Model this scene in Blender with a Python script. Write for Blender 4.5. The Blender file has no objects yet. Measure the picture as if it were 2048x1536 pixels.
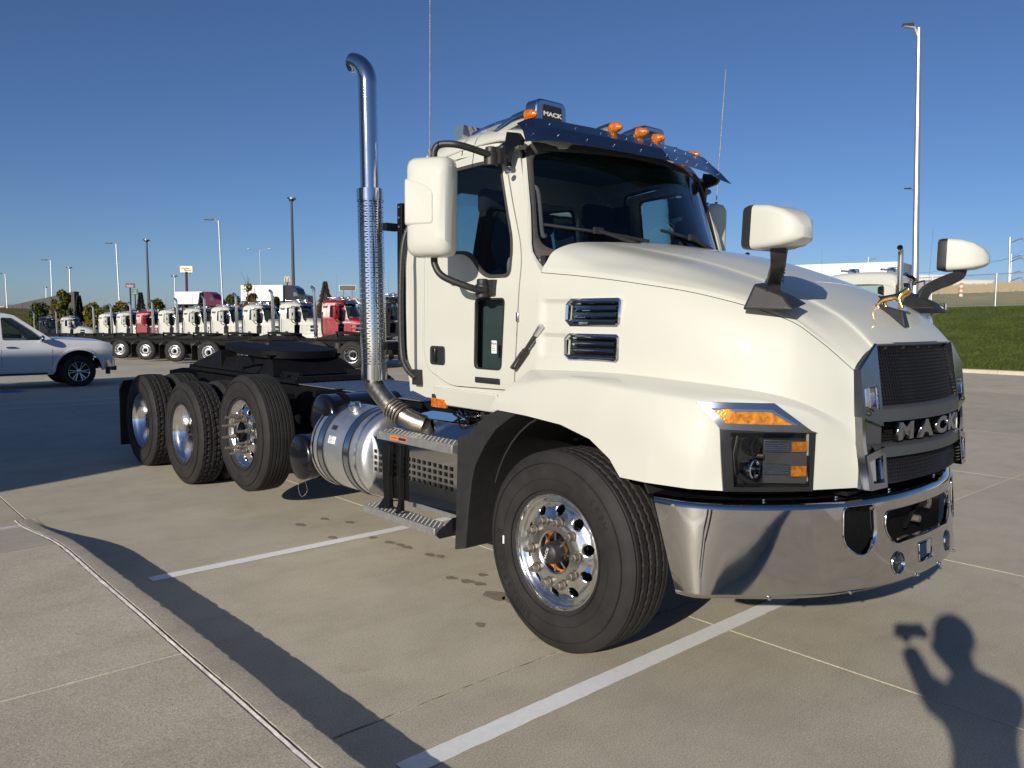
import bpy, bmesh, math, random
from mathutils import Vector, Matrix, Quaternion
from mathutils.geometry import delaunay_2d_cdt
R = math.radians; PI = math.pi
random.seed(7)
S = bpy.context.scene
COL = S.collection

# ------------------------------------------------------------------ camera, world, sun
CAM = Vector((4.0494, 2.8282, 1.6911))
YAW, PITCH, ROLL, FPX = R(228.2937), R(-4.672), R(0.3726), 1601.18
def _axes():
    d = Vector((math.cos(YAW)*math.cos(PITCH), math.sin(YAW)*math.cos(PITCH), math.sin(PITCH)))
    r = Vector((math.sin(YAW), -math.cos(YAW), 0)); u = r.cross(d)
    c, s = math.cos(ROLL), math.sin(ROLL)
    return c*r+s*u, -s*r+c*u, d
AR, AU, AD = _axes()
cd = bpy.data.cameras.new('camera'); cam = bpy.data.objects.new('camera', cd); COL.objects.link(cam)
cam.matrix_world = Matrix(((AR.x, AU.x, -AD.x, CAM.x), (AR.y, AU.y, -AD.y, CAM.y), (AR.z, AU.z, -AD.z, CAM.z), (0, 0, 0, 1)))
cd.sensor_width = 36; cd.lens = 36*FPX/2048; cd.clip_start = 0.02; cd.clip_end = 6000
S.camera = cam
SUN_AZ, SUN_EL = R(21.92), R(19.2)
W = bpy.data.worlds.new('World'); S.world = W; W.use_nodes = True
wn = W.node_tree; bg = wn.nodes['Background']
sky = wn.nodes.new('ShaderNodeTexSky'); sky.sky_type = 'NISHITA'; sky.sun_disc = False
sky.sun_elevation = SUN_EL; sky.sun_rotation = PI/2-SUN_AZ
sky.altitude = 300; sky.air_density = .80; sky.dust_density = 0.45; sky.ozone_density = 6.0
tint = wn.nodes.new('ShaderNodeMix'); tint.data_type = 'RGBA'; tint.blend_type = 'MULTIPLY'; tint.inputs[0].default_value = 1; tint.inputs[7].default_value = (.98, .90, .92, 1); wn.links.new(sky.outputs[0], tint.inputs[6]); wn.links.new(tint.outputs[2], bg.inputs[0]); bg.inputs[1].default_value = 0.092
sl = bpy.data.lights.new('sun', 'SUN'); sl.energy = 4.9; sl.angle = R(0.5); sl.color = (1.0, 0.92, 0.80)
so = bpy.data.objects.new('sun', sl); COL.objects.link(so)
sv = Vector((math.cos(SUN_AZ)*math.cos(SUN_EL), math.sin(SUN_AZ)*math.cos(SUN_EL), math.sin(SUN_EL)))
so.rotation_euler = sv.to_track_quat('Z', 'Y').to_euler(); so.location = (30, 20, 40)
vs = S.view_settings; vs.view_transform = 'Standard'; vs.look = 'None'; vs.exposure = 0; vs.gamma = 1; vs.use_curve_mapping = False
S.cycles.max_bounces = 8; S.cycles.transparent_max_bounces = 16
def at(px, py, d):
    return CAM + (AD + AR*((px-1024)/FPX) - AU*((py-768)/FPX))*d

# ------------------------------------------------------------------ materials
def nodes(m):
    m.use_nodes = True; return m.node_tree, m.node_tree.nodes['Principled BSDF']
def noise(nt, scale, detail=4, rough=.6, world=True, stretch=None):
    n = nt.nodes.new('ShaderNodeTexNoise'); n.inputs['Scale'].default_value = scale
    n.inputs['Detail'].default_value = detail; n.inputs['Roughness'].default_value = rough
    if world: src = nt.nodes.new('ShaderNodeNewGeometry').outputs['Position']
    else: src = nt.nodes.new('ShaderNodeTexCoord').outputs['Object']
    if stretch:
        mp = nt.nodes.new('ShaderNodeMapping'); mp.inputs['Scale'].default_value = stretch
        nt.links.new(src, mp.inputs[0]); src = mp.outputs[0]
    nt.links.new(src, n.inputs['Vector'])
    return n.outputs['Fac']
def ramp(nt, fac, stops):
    r = nt.nodes.new('ShaderNodeValToRGB'); el = r.color_ramp.elements
    while len(el) < len(stops): el.new(.5)
    for e, (p, c) in zip(el, stops):
        e.position = p; e.color = (*c, 1) if len(c) == 3 else c
    nt.links.new(fac, r.inputs[0]); return r.outputs[0]
def mixc(nt, a, b, fac, mode='MIX'):
    m = nt.nodes.new('ShaderNodeMix'); m.data_type = 'RGBA'; m.blend_type = mode
    for s, v in ((m.inputs[0], fac), (m.inputs[6], a), (m.inputs[7], b)):
        if hasattr(v, 'links'): nt.links.new(v, s)
        elif isinstance(v, (int, float)): s.default_value = v
        else: s.default_value = (*v, 1)
    return m.outputs[2]
def bump(nt, b, fac, strength, dist):
    bp = nt.nodes.new('ShaderNodeBump'); bp.inputs['Strength'].default_value = strength; bp.inputs['Distance'].default_value = dist
    nt.links.new(fac, bp.inputs['Height']); nt.links.new(bp.outputs[0], b.inputs['Normal'])
def mat(name, col, rough=.5, metal=0., coat=0., var=.0, vscale=3., bmp=0., bscale=60., spec=.5, rvar=0.):
    m = bpy.data.materials.new(name); nt, b = nodes(m)
    b.inputs['Base Color'].default_value = (*col, 1); b.inputs['Roughness'].default_value = rough
    b.inputs['Metallic'].default_value = metal; b.inputs['Coat Weight'].default_value = coat; b.inputs['Coat Roughness'].default_value = .03
    b.inputs['Specular IOR Level'].default_value = spec
    if var:
        f = noise(nt, vscale, 5, .65, world=False)
        lo = tuple(c*(1-var) for c in col); hi = tuple(min(1, c*(1+var)) for c in col)
        nt.links.new(ramp(nt, f, [(.3, lo), (.7, hi)]), b.inputs['Base Color'])
    if rvar:
        f = noise(nt, vscale*3, 5, .7, world=False)
        nt.links.new(ramp(nt, f, [(.3, (rough,)*3), (.75, (min(1, rough+rvar),)*3)]), b.inputs['Roughness'])
    if bmp: bump(nt, b, noise(nt, bscale, 3, .6, world=False), .5, bmp)
    return m
M = {}
M['paint'] = mat('ivory_paint', (.55, .555, .49), .5, 0, .75, var=.02, vscale=2.2, spec=.25)
M['red'] = mat('red_paint', (.27, .006, .012), .35, 0, .8, var=.1)
M['blackpaint'] = mat('black_paint', (.012, .012, .016), .18, 0, .8)
M['black'] = mat('black_plastic', (.022, .022, .023), .42, bmp=.002, bscale=350, var=.25, vscale=20)
M['rubber'] = mat('rubber_trim', (.045, .04, .037), .62, bmp=.001, bscale=150, var=.2, vscale=30)
M['gasket'] = mat('dark_gasket', (.012, .012, .012), .8)
M['frame'] = mat('chassis_black', (.005, .005, .006), .55, 0, .0, var=.3, vscale=8, rvar=.2, spec=.18)
M['tank_black'] = mat('gloss_black', (.005, .005, .007), .18, 0, .35, rvar=.1)
M['chrome'] = mat('chrome', (.70, .71, .73), .05, 1, rvar=.05)
M['bumper'] = mat('polished_steel', (.62, .60, .57), .03, 1, var=.04, vscale=3, rvar=.045)
M['alu'] = mat('polished_aluminium', (.82, .82, .81), .13, 1, rvar=.14, var=.06, vscale=9)
M['tank'] = mat('satin_aluminium', (.84, .85, .86), .40, 1, rvar=.08, var=.05, vscale=6)
M['steel'] = mat('stained_steel', (.50, .45, .38), .25, 1, rvar=.2, var=.2, vscale=12)
M['visor'] = mat('polished_visor', (.34, .36, .40), .20, 1, rvar=.05)
M['tread'] = mat('tread_plate', (.42, .42, .41), .48, .75, var=.15, vscale=20)
M['letter'] = mat('smoked_letter', (.34, .34, .36), .10, 1)
M['gold'] = mat('gold', (.95, .62, .20), .16, 1)
M['lug'] = mat('weathered_steel', (.20, .175, .15), .5, .6, var=.4, vscale=40, bmp=.002, bscale=200)
M['white_plastic'] = mat('white_plastic', (.80, .80, .76), .35)
M['print_white'] = mat('white_print', (.75, .75, .74), .5)
M['print_black'] = mat('black_print', (.02, .02, .02), .5)
M['orange_print'] = mat('orange_print', (.75, .17, .03), .5)
M['grey_trim'] = mat('grey_trim', (.055, .058, .062), .42, var=.1)
M['silver'] = mat('silver_trim', (.6, .62, .64), .2, 1)
M['seat'] = mat('seat_cloth', (.012, .013, .018), .9, bmp=.003, bscale=120)
M['cabin'] = mat('cabin_trim', (.09, .095, .10), .7, var=.15)
M['dash'] = mat('dash_trim', (.40, .41, .40), .6, var=.1)
M['amber'] = mat('amber_lens', (.50, .125, .008), .14, 0, .7, var=.55, vscale=55, bmp=.004, bscale=120)
M['amber2'] = mat('amber_reflector', (.75, .22, .01), .25, .2, .8, var=.7, vscale=30, bmp=.006, bscale=90)
M['greyband'] = mat('tinted_band', (.10, .11, .13), .3)
M['galv'] = mat('galvanised', (.42, .43, .44), .45, .8, var=.12, vscale=4)
M['darkpole'] = mat('dark_pole', (.045, .048, .055), .5, .3)
M['redpaint2'] = mat('maroon_paint', (.10, .012, .03), .3, 0, .6)
M['whitebox'] = mat('white_panel', (.74, .74, .71), .5, var=.04, vscale=1)
M['skin'] = mat('skin', (.45, .27, .19), .6)
M['cloth'] = mat('navy_cloth', (.04, .05, .08), .9)
M['blue'] = mat('blue_print', (.03, .09, .35), .5)
def glass(name, tint, refl=.09, rough=.0):
    m = bpy.data.materials.new(name); m.use_nodes = True; nt = m.node_tree; nt.nodes.clear()
    o = nt.nodes.new('ShaderNodeOutputMaterial'); t = nt.nodes.new('ShaderNodeBsdfTransparent'); g = nt.nodes.new('ShaderNodeBsdfGlossy')
    t.inputs[0].default_value = (*tint, 1); g.inputs['Roughness'].default_value = rough; g.inputs[0].default_value = (.9, .95, 1, 1)
    lw = nt.nodes.new('ShaderNodeFresnel'); lw.inputs[0].default_value = 1.5
    mx = nt.nodes.new('ShaderNodeMixShader'); nt.links.new(lw.outputs[0], mx.inputs[0])
    nt.links.new(t.outputs[0], mx.inputs[1]); nt.links.new(g.outputs[0], mx.inputs[2]); nt.links.new(mx.outputs[0], o.inputs[0])
    return m
M['glass'] = glass('tinted_glass', (.56, .68, .66))
M['clear'] = glass('clear_lens', (.80, .80, .80))
def concrete(name, base, joint=0, seed=0.):
    m = bpy.data.materials.new(name); nt, b = nodes(m)
    sc = lambda k: tuple(c*k for c in base)
    big = noise(nt, .32, 5, .62); mid = noise(nt, 2.2, 6, .7); st = noise(nt, 1.0, 6, .72, stretch=(.8, 4.0, 1)); fine = noise(nt, 120, 6, .9)
    c1 = ramp(nt, big, [(.25, sc(.88)), (.5, sc(1.0)), (.78, sc(1.09))])
    c2 = ramp(nt, mid, [(.25, (.84, .83, .82)), (.55, (1, 1, 1)), (.8, (1.08, 1.07, 1.06))])
    c3 = ramp(nt, st, [(.3, (.90, .89, .88)), (.5, (1, 1, 1))])
    c4 = ramp(nt, fine, [(.37, (.42, .41, .40)), (.49, (.97, .97, .97)), (.53, (1.03, 1.03, 1.03)), (.65, (1.75, 1.72, 1.66))])
    x = mixc(nt, c1, c2, 1., 'MULTIPLY'); x = mixc(nt, x, c3, 1., 'MULTIPLY'); x = mixc(nt, x, c4, .8, 'MULTIPLY')
    # dark oil and rust stains
    v = nt.nodes.new('ShaderNodeTexNoise'); v.inputs['Scale'].default_value = 1.3; v.inputs['Detail'].default_value = 8; v.inputs['Roughness'].default_value = .75
    nt.links.new(nt.nodes.new('ShaderNodeNewGeometry').outputs['Position'], v.inputs['Vector'])
    s = ramp(nt, v.outputs['Fac'], [(.62, (1, 1, 1)), (.74, (.62, .56, .50))])
    x = mixc(nt, x, s, .8, 'MULTIPLY')
    oi = nt.nodes.new('ShaderNodeObjectInfo'); rr = ramp(nt, oi.outputs['Random'], [(0, (.93, .93, .935)), (1, (1.06, 1.055, 1.04))])
    x = mixc(nt, x, rr, 1., 'MULTIPLY')
    nt.links.new(x, b.inputs['Base Color']); b.inputs['Roughness'].default_value = .82; b.inputs['Specular IOR Level'].default_value = .3
    bump(nt, b, noise(nt, 140, 4, .8), .55, .004)
    return m
M['concrete'] = concrete('lot_concrete', (.525, .475, .37))
M['walk'] = concrete('walk_concrete', (.53, .485, .385))
M['curb'] = concrete('curb_concrete', (.52, .47, .37))
M['seal'] = mat('joint_sealant', (.68, .63, .56), .8, var=.3, vscale=12, bmp=.004, bscale=60)
M['stripe'] = mat('white_line_paint', (.88, .88, .86), .65, var=.05, vscale=25, bmp=.003, bscale=250)
M['bluepave'] = mat('blue_line_paint', (.02, .10, .42), .6, var=.15, vscale=6)
def grassmat(name, cols, scale=2.):
    m = bpy.data.materials.new(name); nt, b = nodes(m)
    f = noise(nt, scale, 8, .75); g = noise(nt, scale*.12, 4, .6)
    c = mixc(nt, ramp(nt, f, [(.3, cols[0]), (.5, cols[1]), (.72, cols[2])]), ramp(nt, g, [(.3, (.7, .75, .7)), (.7, (1.15, 1.1, 1.1))]), 1., 'MULTIPLY')
    nt.links.new(c, b.inputs['Base Color']); b.inputs['Roughness'].default_value = .95; b.inputs['Specular IOR Level'].default_value = .1
    bump(nt, b, noise(nt, scale*6, 5, .8), 1., .12)
    return m
M['lawn'] = grassmat('lawn_grass', [(.07, .10, .022), (.125, .165, .038), (.20, .225, .075)], 5)
M['dry'] = grassmat('dry_grass', [(.05, .06, .018), (.12, .115, .04), (.24, .20, .09)], .8)
M['far'] = grassmat('far_field', [(.20, .20, .075), (.36, .33, .14), (.55, .46, .25)], .5)
def leafmat(name, a, b_):
    m = bpy.data.materials.new(name); nt, b = nodes(m)
    f = noise(nt, 1.1, 4, .7)
    nt.links.new(ramp(nt, f, [(.3, a), (.7, b_)]), b.inputs['Base Color']); b.inputs['Roughness'].default_value = .7
    b.inputs['Specular IOR Level'].default_value = .2
    return m
M['leaf_green'] = leafmat('green_leaves', (.035, .055, .012), (.11, .13, .025))
M['leaf_yellow'] = leafmat('yellowing_leaves', (.07, .075, .015), (.26, .20, .035))
M['leaf_rust'] = leafmat('rusty_leaves', (.08, .045, .02), (.20, .12, .05))
M['needle'] = leafmat('spruce_needles', (.03, .045, .025), (.075, .095, .06))
M['needle_brown'] = leafmat('browned_needles', (.07, .055, .03), (.15, .11, .07))
M['bark'] = mat('bark', (.10, .075, .055), .9)

# ------------------------------------------------------------------ mesh helpers
def cr(pts, n, closed=False):
    P = [Vector(p) for p in pts]; out = []; m = len(P)
    segs = m if closed else m-1
    for i in range(segs):
        if closed: a, b, c, d = P[(i-1) % m], P[i], P[(i+1) % m], P[(i+2) % m]
        else: a, b, c, d = P[max(i-1, 0)], P[i], P[i+1], P[min(i+2, m-1)]
        for k in range(n):
            t = k/n
            out.append(.5*((2*b)+(c-a)*t+(2*a-5*b+4*c-d)*t*t+(3*b-a-3*c+d)*t**3))
    if not closed: out.append(P[-1].copy())
    return out
def interp(x, xs, ys):
    if x <= xs[0]: return ys[0]
    for i in range(1, len(xs)):
        if x <= xs[i]:
            t = (x-xs[i-1])/(xs[i]-xs[i-1]); return ys[i-1]+(ys[i]-ys[i-1])*t
    return ys[-1]
class MB:
    def __init__(s): s.v = []; s.f = []; s.xf = None
    def add(s, vs, fs):
        k = len(s.v); s.v += [Vector(v) for v in vs]; s.f += [tuple(i+k for i in f) for f in fs]; return s
    def box(s, c, d, rot=None, taper=None):
        x, y, z = d[0]/2, d[1]/2, d[2]/2
        vs = [Vector((a*x, b*y, e*z)) for a, b, e in ((-1, -1, -1), (1, -1, -1), (1, 1, -1), (-1, 1, -1), (-1, -1, 1), (1, -1, 1), (1, 1, 1), (-1, 1, 1))]
        if taper:
            for i in range(4, 8): vs[i].x *= taper[0]; vs[i].y *= taper[1]
        if rot: q = rot if isinstance(rot, Matrix) else Matrix.Rotation(rot[1], 3, rot[0]); vs = [q @ v for v in vs]
        return s.add([v+Vector(c) for v in vs], [(0, 3, 2, 1), (4, 5, 6, 7), (0, 1, 5, 4), (1, 2, 6, 5), (2, 3, 7, 6), (3, 0, 4, 7)])
    def hexa(s, b, t):   # quad bottom, quad top
        return s.add(list(b)+list(t), [(3, 2, 1, 0), (4, 5, 6, 7), (0, 1, 5, 4), (1, 2, 6, 5), (2, 3, 7, 6), (3, 0, 4, 7)])
    def tube(s, pts, r, n=10, cap=True, flat=1.):
        P = [Vector(p) for p in pts]; rr = r if isinstance(r, (list, tuple)) else [r]*len(P)
        T = [(P[min(i+1, len(P)-1)]-P[max(i-1, 0)]).normalized() for i in range(len(P))]
        up = Vector((0, 0, 1)) if abs(T[0].z) < .9 else Vector((1, 0, 0))
        N = (up-T[0]*up.dot(T[0])).normalized(); k = len(s.v)
        for i, p in enumerate(P):
            N = (N-T[i]*N.dot(T[i])).normalized(); B = T[i].cross(N)
            for j in range(n):
                a = 2*PI*j/n; s.v.append(p+(N*math.cos(a)*flat+B*math.sin(a))*rr[i])
        for i in range(len(P)-1):
            for j in range(n):
                a, b = k+i*n+j, k+i*n+(j+1) % n; s.f.append((a, b, b+n, a+n))
        if cap: s.f.append(tuple(k+j for j in range(n))[::-1]); s.f.append(tuple(k+(len(P)-1)*n+j for j in range(n)))
        return s
    def lathe(s, prof, c=(0, 0, 0), axis='x', n=32, cap0=False, cap1=False, mod=None):
        # prof: list of (axial, radius)
        k = len(s.v); c = Vector(c)
        for a, r in prof:
            for j in range(n):
                t = 2*PI*j/n; u, w = r*math.cos(t), r*math.sin(t)
                v = {'x': (a, u, w), 'y': (w, a, u), 'z': (u, w, a)}[axis]; s.v.append(c+Vector(v))
        for i in range(len(prof)-1):
            for j in range(n):
                p, q = k+i*n+j, k+i*n+(j+1) % n; s.f.append((p, q, q+n, p+n))
        if cap0: s.f.append(tuple(k+j for j in range(n))[::-1])
        if cap1: s.f.append(tuple(k+(len(prof)-1)*n+j for j in range(n)))
        return s
    def cyl(s, a, b, r, n=12, r2=None): return s.tube([a, b], [r, r if r2 is None else r2], n)
    def prism(s, poly, d0, d1, axis='x'):
        n = len(poly); k = len(s.v)
        for d in (d0, d1):
            for u, w in poly: s.v.append(Vector({'x': (d, u, w), 'y': (u, d, w), 'z': (u, w, d)}[axis]))
        s.f.append(tuple(k+i for i in range(n))[::-1]); s.f.append(tuple(k+n+i for i in range(n)))
        for i in range(n): j = (i+1) % n; s.f.append((k+i, k+j, k+n+j, k+n+i))
        return s
    def grid(s, rows, skip=None):
        k = len(s.v); m = len(rows[0])
        for r_ in rows: s.v += [Vector(p) for p in r_]
        for i in range(len(rows)-1):
            for j in range(m-1):
                q = (k+i*m+j, k+i*m+j+1, k+(i+1)*m+j+1, k+(i+1)*m+j)
                if skip and skip(sum((s.v[a] for a in q), Vector())/4): continue
                s.f.append(q)
        return s
    def ball(s, c, r, n=10, sc=(1, 1, 1)):
        prof = [(-math.cos(PI*i/n), math.sin(PI*i/n)) for i in range(n+1)]; k = len(s.v)
        s.lathe([(a, max(b, 1e-4)) for a, b in prof], n=n*2)
        for i in range(k, len(s.v)): v = s.v[i]; s.v[i] = Vector((v.x*r*sc[0]+c[0], v.y*r*sc[1]+c[1], v.z*r*sc[2]+c[2]))
        return s
    def mirror(s):
        o = MB(); o.v = [Vector((-v.x, v.y, v.z)) for v in s.v]; o.f = [f[::-1] for f in s.f]; return o
    def tf(s, mtx, k=0):
        for i in range(k, len(s.v)): s.v[i] = mtx @ s.v[i]
        return s
    def mesh(s, name, m, smooth=True, ang=32, fix=True):
        me = bpy.data.meshes.new(name); me.from_pydata([tuple(v) for v in s.v], [], s.f); me.update()
        if fix:
            b = bmesh.new(); b.from_mesh(me); bmesh.ops.recalc_face_normals(b, faces=b.faces); b.to_mesh(me); b.free()
        if m: me.materials.append(m)
        if smooth:
            me.polygons.foreach_set('use_smooth', [True]*len(me.polygons)); me.set_sharp_from_angle(angle=R(ang))
        return me
    def weld(s):
        d = {}; nv = []; mp = []
        for v in s.v:
            k = (round(v.x, 5), round(v.y, 5), round(v.z, 5))
            if k not in d: d[k] = len(nv); nv.append(v)
            mp.append(d[k])
        s.f = [tuple(dict.fromkeys(mp[i] for i in f)) for f in s.f]; s.f = [f for f in s.f if len(f) > 2]; s.v = nv; return s
    def build(s, name, m, parent=None, bevel=0, solid=0, smooth=True, ang=32, segs=2, off=-1., fix=True):
        o = bpy.data.objects.new(name, s.mesh(name, m, smooth, ang, fix)); COL.objects.link(o)
        if parent: o.parent = parent
        if solid:
            md = o.modifiers.new('solid', 'SOLIDIFY'); md.thickness = solid; md.offset = off
            md = o.modifiers.new('split', 'EDGE_SPLIT'); md.split_angle = R(max(ang, 30)); md.use_edge_sharp = True
        if bevel: md = o.modifiers.new('bevel', 'BEVEL'); md.width = bevel; md.segments = segs; md.limit_method = 'ANGLE'; md.angle_limit = R(35)
        return o
def inst(o, parent=None, loc=None, name=None):
    c = o.copy(); COL.objects.link(c)
    c.parent = parent if parent else o.parent
    if loc is not None: c.location = loc
    return c
def kids(o): return [x for x in bpy.data.objects if x.parent == o]
def copy_tree(o, parent=None, cm=None):
    cm = cm if cm is not None else CH
    c = o.copy(); COL.objects.link(c); c.parent = parent
    for ch in cm.get(o.name, []): copy_tree(ch, c, cm)
    return c
def childmap():
    d = {}
    for x in bpy.data.objects:
        if x.parent: d.setdefault(x.parent.name, []).append(x)
    return d
def empty(name, loc=(0, 0, 0), rz=0, label=None, cat=None, group=None, parent=None):
    o = bpy.data.objects.new(name, None); COL.objects.link(o); o.location = loc; o.rotation_euler = (0, 0, rz); o.empty_display_size = .2
    if parent: o.parent = parent
    return tag(o, label, cat, group)
def tag(o, label=None, cat=None, group=None, kind=None):
    if label: o['label'] = label
    if cat: o['category'] = cat
    if group: o['group'] = group
    if kind: o['kind'] = kind
    return o
def inpoly(p, poly):
    x, y = p; c = False; j = len(poly)-1
    for i in range(len(poly)):
        a, b = poly[i], poly[j]
        if (a[1] > y) != (b[1] > y) and x < (b[0]-a[0])*(y-a[1])/(b[1]-a[1])+a[0]: c = not c
        j = i
    return c
def dens(poly, st):
    out = []
    for i in range(len(poly)):
        a, b = Vector(poly[i]), Vector(poly[(i+1) % len(poly)]); n = max(1, int((b-a).length/st))
        out += [tuple(a+(b-a)*k/n) for k in range(n)]
    return out
def rnd(poly, r, n=5):   # round the corners of a 2d polygon
    out = []; m = len(poly)
    for i in range(m):
        p, a, b = Vector(poly[i]), Vector(poly[i-1]), Vector(poly[(i+1) % m])
        ri = r[i] if isinstance(r, (list, tuple)) else r
        da, db = (a-p), (b-p); k = min(ri, da.length*.45, db.length*.45)
        if k < 1e-4: out.append(tuple(p)); continue
        s, e = p+da.normalized()*k, p+db.normalized()*k
        for j in range(n+1):
            t = j/n; out.append(tuple(s*(1-t)**2+p*2*t*(1-t)+e*t*t))
    return out
def panel(outer, holes, f, step=.08):
    """triangulated sheet with holes in (u, v), mapped to space by f"""
    o = dens(outer, step); hs = [dens(h, step) for h in holes]
    vs = [Vector(p) for p in o]; ed = [(i, (i+1) % len(o)) for i in range(len(o))]
    for h in hs:
        k = len(vs); vs += [Vector(p) for p in h]; ed += [(k+i, k+(i+1) % len(h)) for i in range(len(h))]
    us = [p[0] for p in o]; ws = [p[1] for p in o]; bd = list(vs)
    u = min(us)+step/2
    while u < max(us):
        w = min(ws)+step/2
        while w < max(ws):
            if inpoly((u, w), o) and not any(inpoly((u, w), h) for h in hs) and min((q-Vector((u, w))).length for q in bd) > step*.45: vs.append(Vector((u, w)))
            w += step
        u += step
    r = delaunay_2d_cdt(vs, ed, [], 0, 1e-5); V, F = r[0], r[2]; b = MB(); fs = []
    for t in F:
        c = sum((V[i] for i in t), Vector((0, 0)))/len(t)
        if inpoly(c, o) and not any(inpoly(c, h) for h in hs): fs.append(tuple(t))
    return b.add([f(v.x, v.y) for v in V], fs)
def strip(loop, w, f, closed=True, lift=0.):
    """flat band of width w outside (w>0) a 2d loop mapped by f"""
    n = len(loop); A = []
    for i in range(n):
        p, a, b = Vector(loop[i]), Vector(loop[i-1]), Vector(loop[(i+1) % n]); t = (b-a).normalized(); nn = Vector((t.y, -t.x)); A.append(p+nn*w)
    area = sum(loop[i][0]*loop[(i+1) % n][1]-loop[(i+1) % n][0]*loop[i][1] for i in range(n))
    if area < 0: A = [Vector(loop[i])*2-A[i] for i in range(n)]
    rows = [[f(*p) for p in list(loop)+[loop[0]]], [f(*p) for p in A+[A[0]]]]
    return MB().grid(rows)
def text(name, s, size, m, parent, loc, rot, sx=1., ext=.002, bold=.0, align='CENTER', bev=0.):
    c = bpy.data.curves.new(name, 'FONT'); c.body = s; c.size = size; c.extrude = ext; c.offset = bold; c.align_x = align; c.align_y = 'CENTER'
    c.materials.append(m); c.resolution_u = 3; c.bevel_depth = bev; c.bevel_resolution = 1
    tmp = bpy.data.objects.new('tmp', c); COL.objects.link(tmp); bpy.context.view_layer.update()
    me = bpy.data.meshes.new_from_object(tmp.evaluated_get(bpy.context.evaluated_depsgraph_get())); bpy.data.objects.remove(tmp); bpy.data.curves.remove(c)
    if not me.materials: me.materials.append(m)
    t = bpy.data.objects.new(name, me); COL.objects.link(t); t.parent = parent
    mt = (rot if isinstance(rot, Matrix) else Matrix(rot)).to_4x4() @ Matrix.Diagonal((sx, 1, 1, 1))
    t.matrix_local = Matrix.Translation(loc) @ mt
    return t
def frame3(xd, yd):   # 3x3 with text x axis xd, text y axis yd
    xd, yd = Vector(xd).normalized(), Vector(yd).normalized(); zd = xd.cross(yd); yd = zd.cross(xd)
    return Matrix(((xd.x, yd.x, zd.x), (xd.y, yd.y, zd.y), (xd.z, yd.z, zd.z)))
def smoothstep(t): t = max(0, min(1, t)); return t*t*(3-2*t)
# ------------------------------------------------------------------ setting: lot, kerb, walk, lawn, terrain
def G(x, y): return .0195*min(0., y+8.)
def terr(x, y):
    g = max(-1.33, G(x, y))-.06
    r = -25.05-x; s = -77-y
    a = 0
    if r > 0: a = .12+2.55*smoothstep(r/21) if r < 21 else 2.67+min((r-21)*.06, 3.2)
    b = 4.3*smoothstep(s/80) if s > 0 else 0
    if x > 2.7 and y > -4: g = .0
    return g+max(a, b)
lot = MB(); xs = [-25.05, 2.72]; rows = []
for y in (-77, -60, -40, -20, -8, 30): rows.append([(x, y, G(x, y)-.016) for x in (-25.05, 2.72)])
lot.grid(rows)
rows = [[(x, y, G(x, y)-.016) for x in (2.72, 40)] for y in (-77, -60, -40, -20, -8, -4.7)]; lot.grid(rows)
LOT = tag(lot.build('parking_lot', M['seal'], smooth=False), kind='structure')
XC = [-24.78, -21.1, -17.4, -13.5, -9.58, -5.70, -1.975, .325, 2.715]
YC = [20, 16, 12, 8, 4, .04, -7.96, -12, -16, -20, -24, -28, -32, -36, -40, -44, -48, -52, -56, -60, -64, -68, -72, -76]
rs = random.Random(3)
def slab(x0, x1, y0, y1, m, par, zf, nm='slab', th=.12, g=.004, ch=.004):
    b = MB(); ys = [y0, y1]
    if y0 < -8 < y1: ys = [y0, -8, y1]
    for i in range(len(ys)-1):
        a, c = ys[i], ys[i+1]
        ia = g if i == 0 else 0; ic = g if i == len(ys)-2 else 0
        t = [(x0+g+ch, a+ia+ch*(ia > 0), 0), (x1-g-ch, a+ia+ch*(ia > 0), 0), (x1-g-ch, c-ic-ch*(ic > 0), 0), (x0+g+ch, c-ic-ch*(ic > 0), 0)]
        q = [(x0+g, a+ia, 0), (x1-g, a+ia, 0), (x1-g, c-ic, 0), (x0+g, c-ic, 0)]
        T = [Vector((p[0], p[1], zf(p[0], p[1]))) for p in t]; Q = [Vector((p[0], p[1], zf(p[0], p[1])-.003)) for p in q]; B = [v-Vector((0, 0, th)) for v in Q]
        b.add(T+Q+B, [(0, 1, 2, 3), (4, 5, 1, 0), (5, 6, 2, 1), (6, 7, 3, 2), (7, 4, 0, 3), (8, 9, 5, 4), (9, 10, 6, 5), (10, 11, 7, 6), (11, 8, 4, 7)])
    return b.build(nm, m, par, smooth=False, fix=False)
for i in range(len(XC)-1):
    for j in range(len(YC)-1):
        if XC[i] < -2 and YC[j] > 9: continue
        slab(XC[i], XC[i+1], YC[j+1], YC[j], M['concrete'], LOT, G)
for x0, x1 in ((2.715, 6.6), (6.6, 10.5), (10.5, 14.5)):
    for j in range(5, len(YC)-1):
        y1 = -4.65 if j == 5 else YC[j]
        if YC[j+1] < -36: break
        slab(x0, x1, YC[j+1], y1, M['concrete'], LOT, G)
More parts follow.
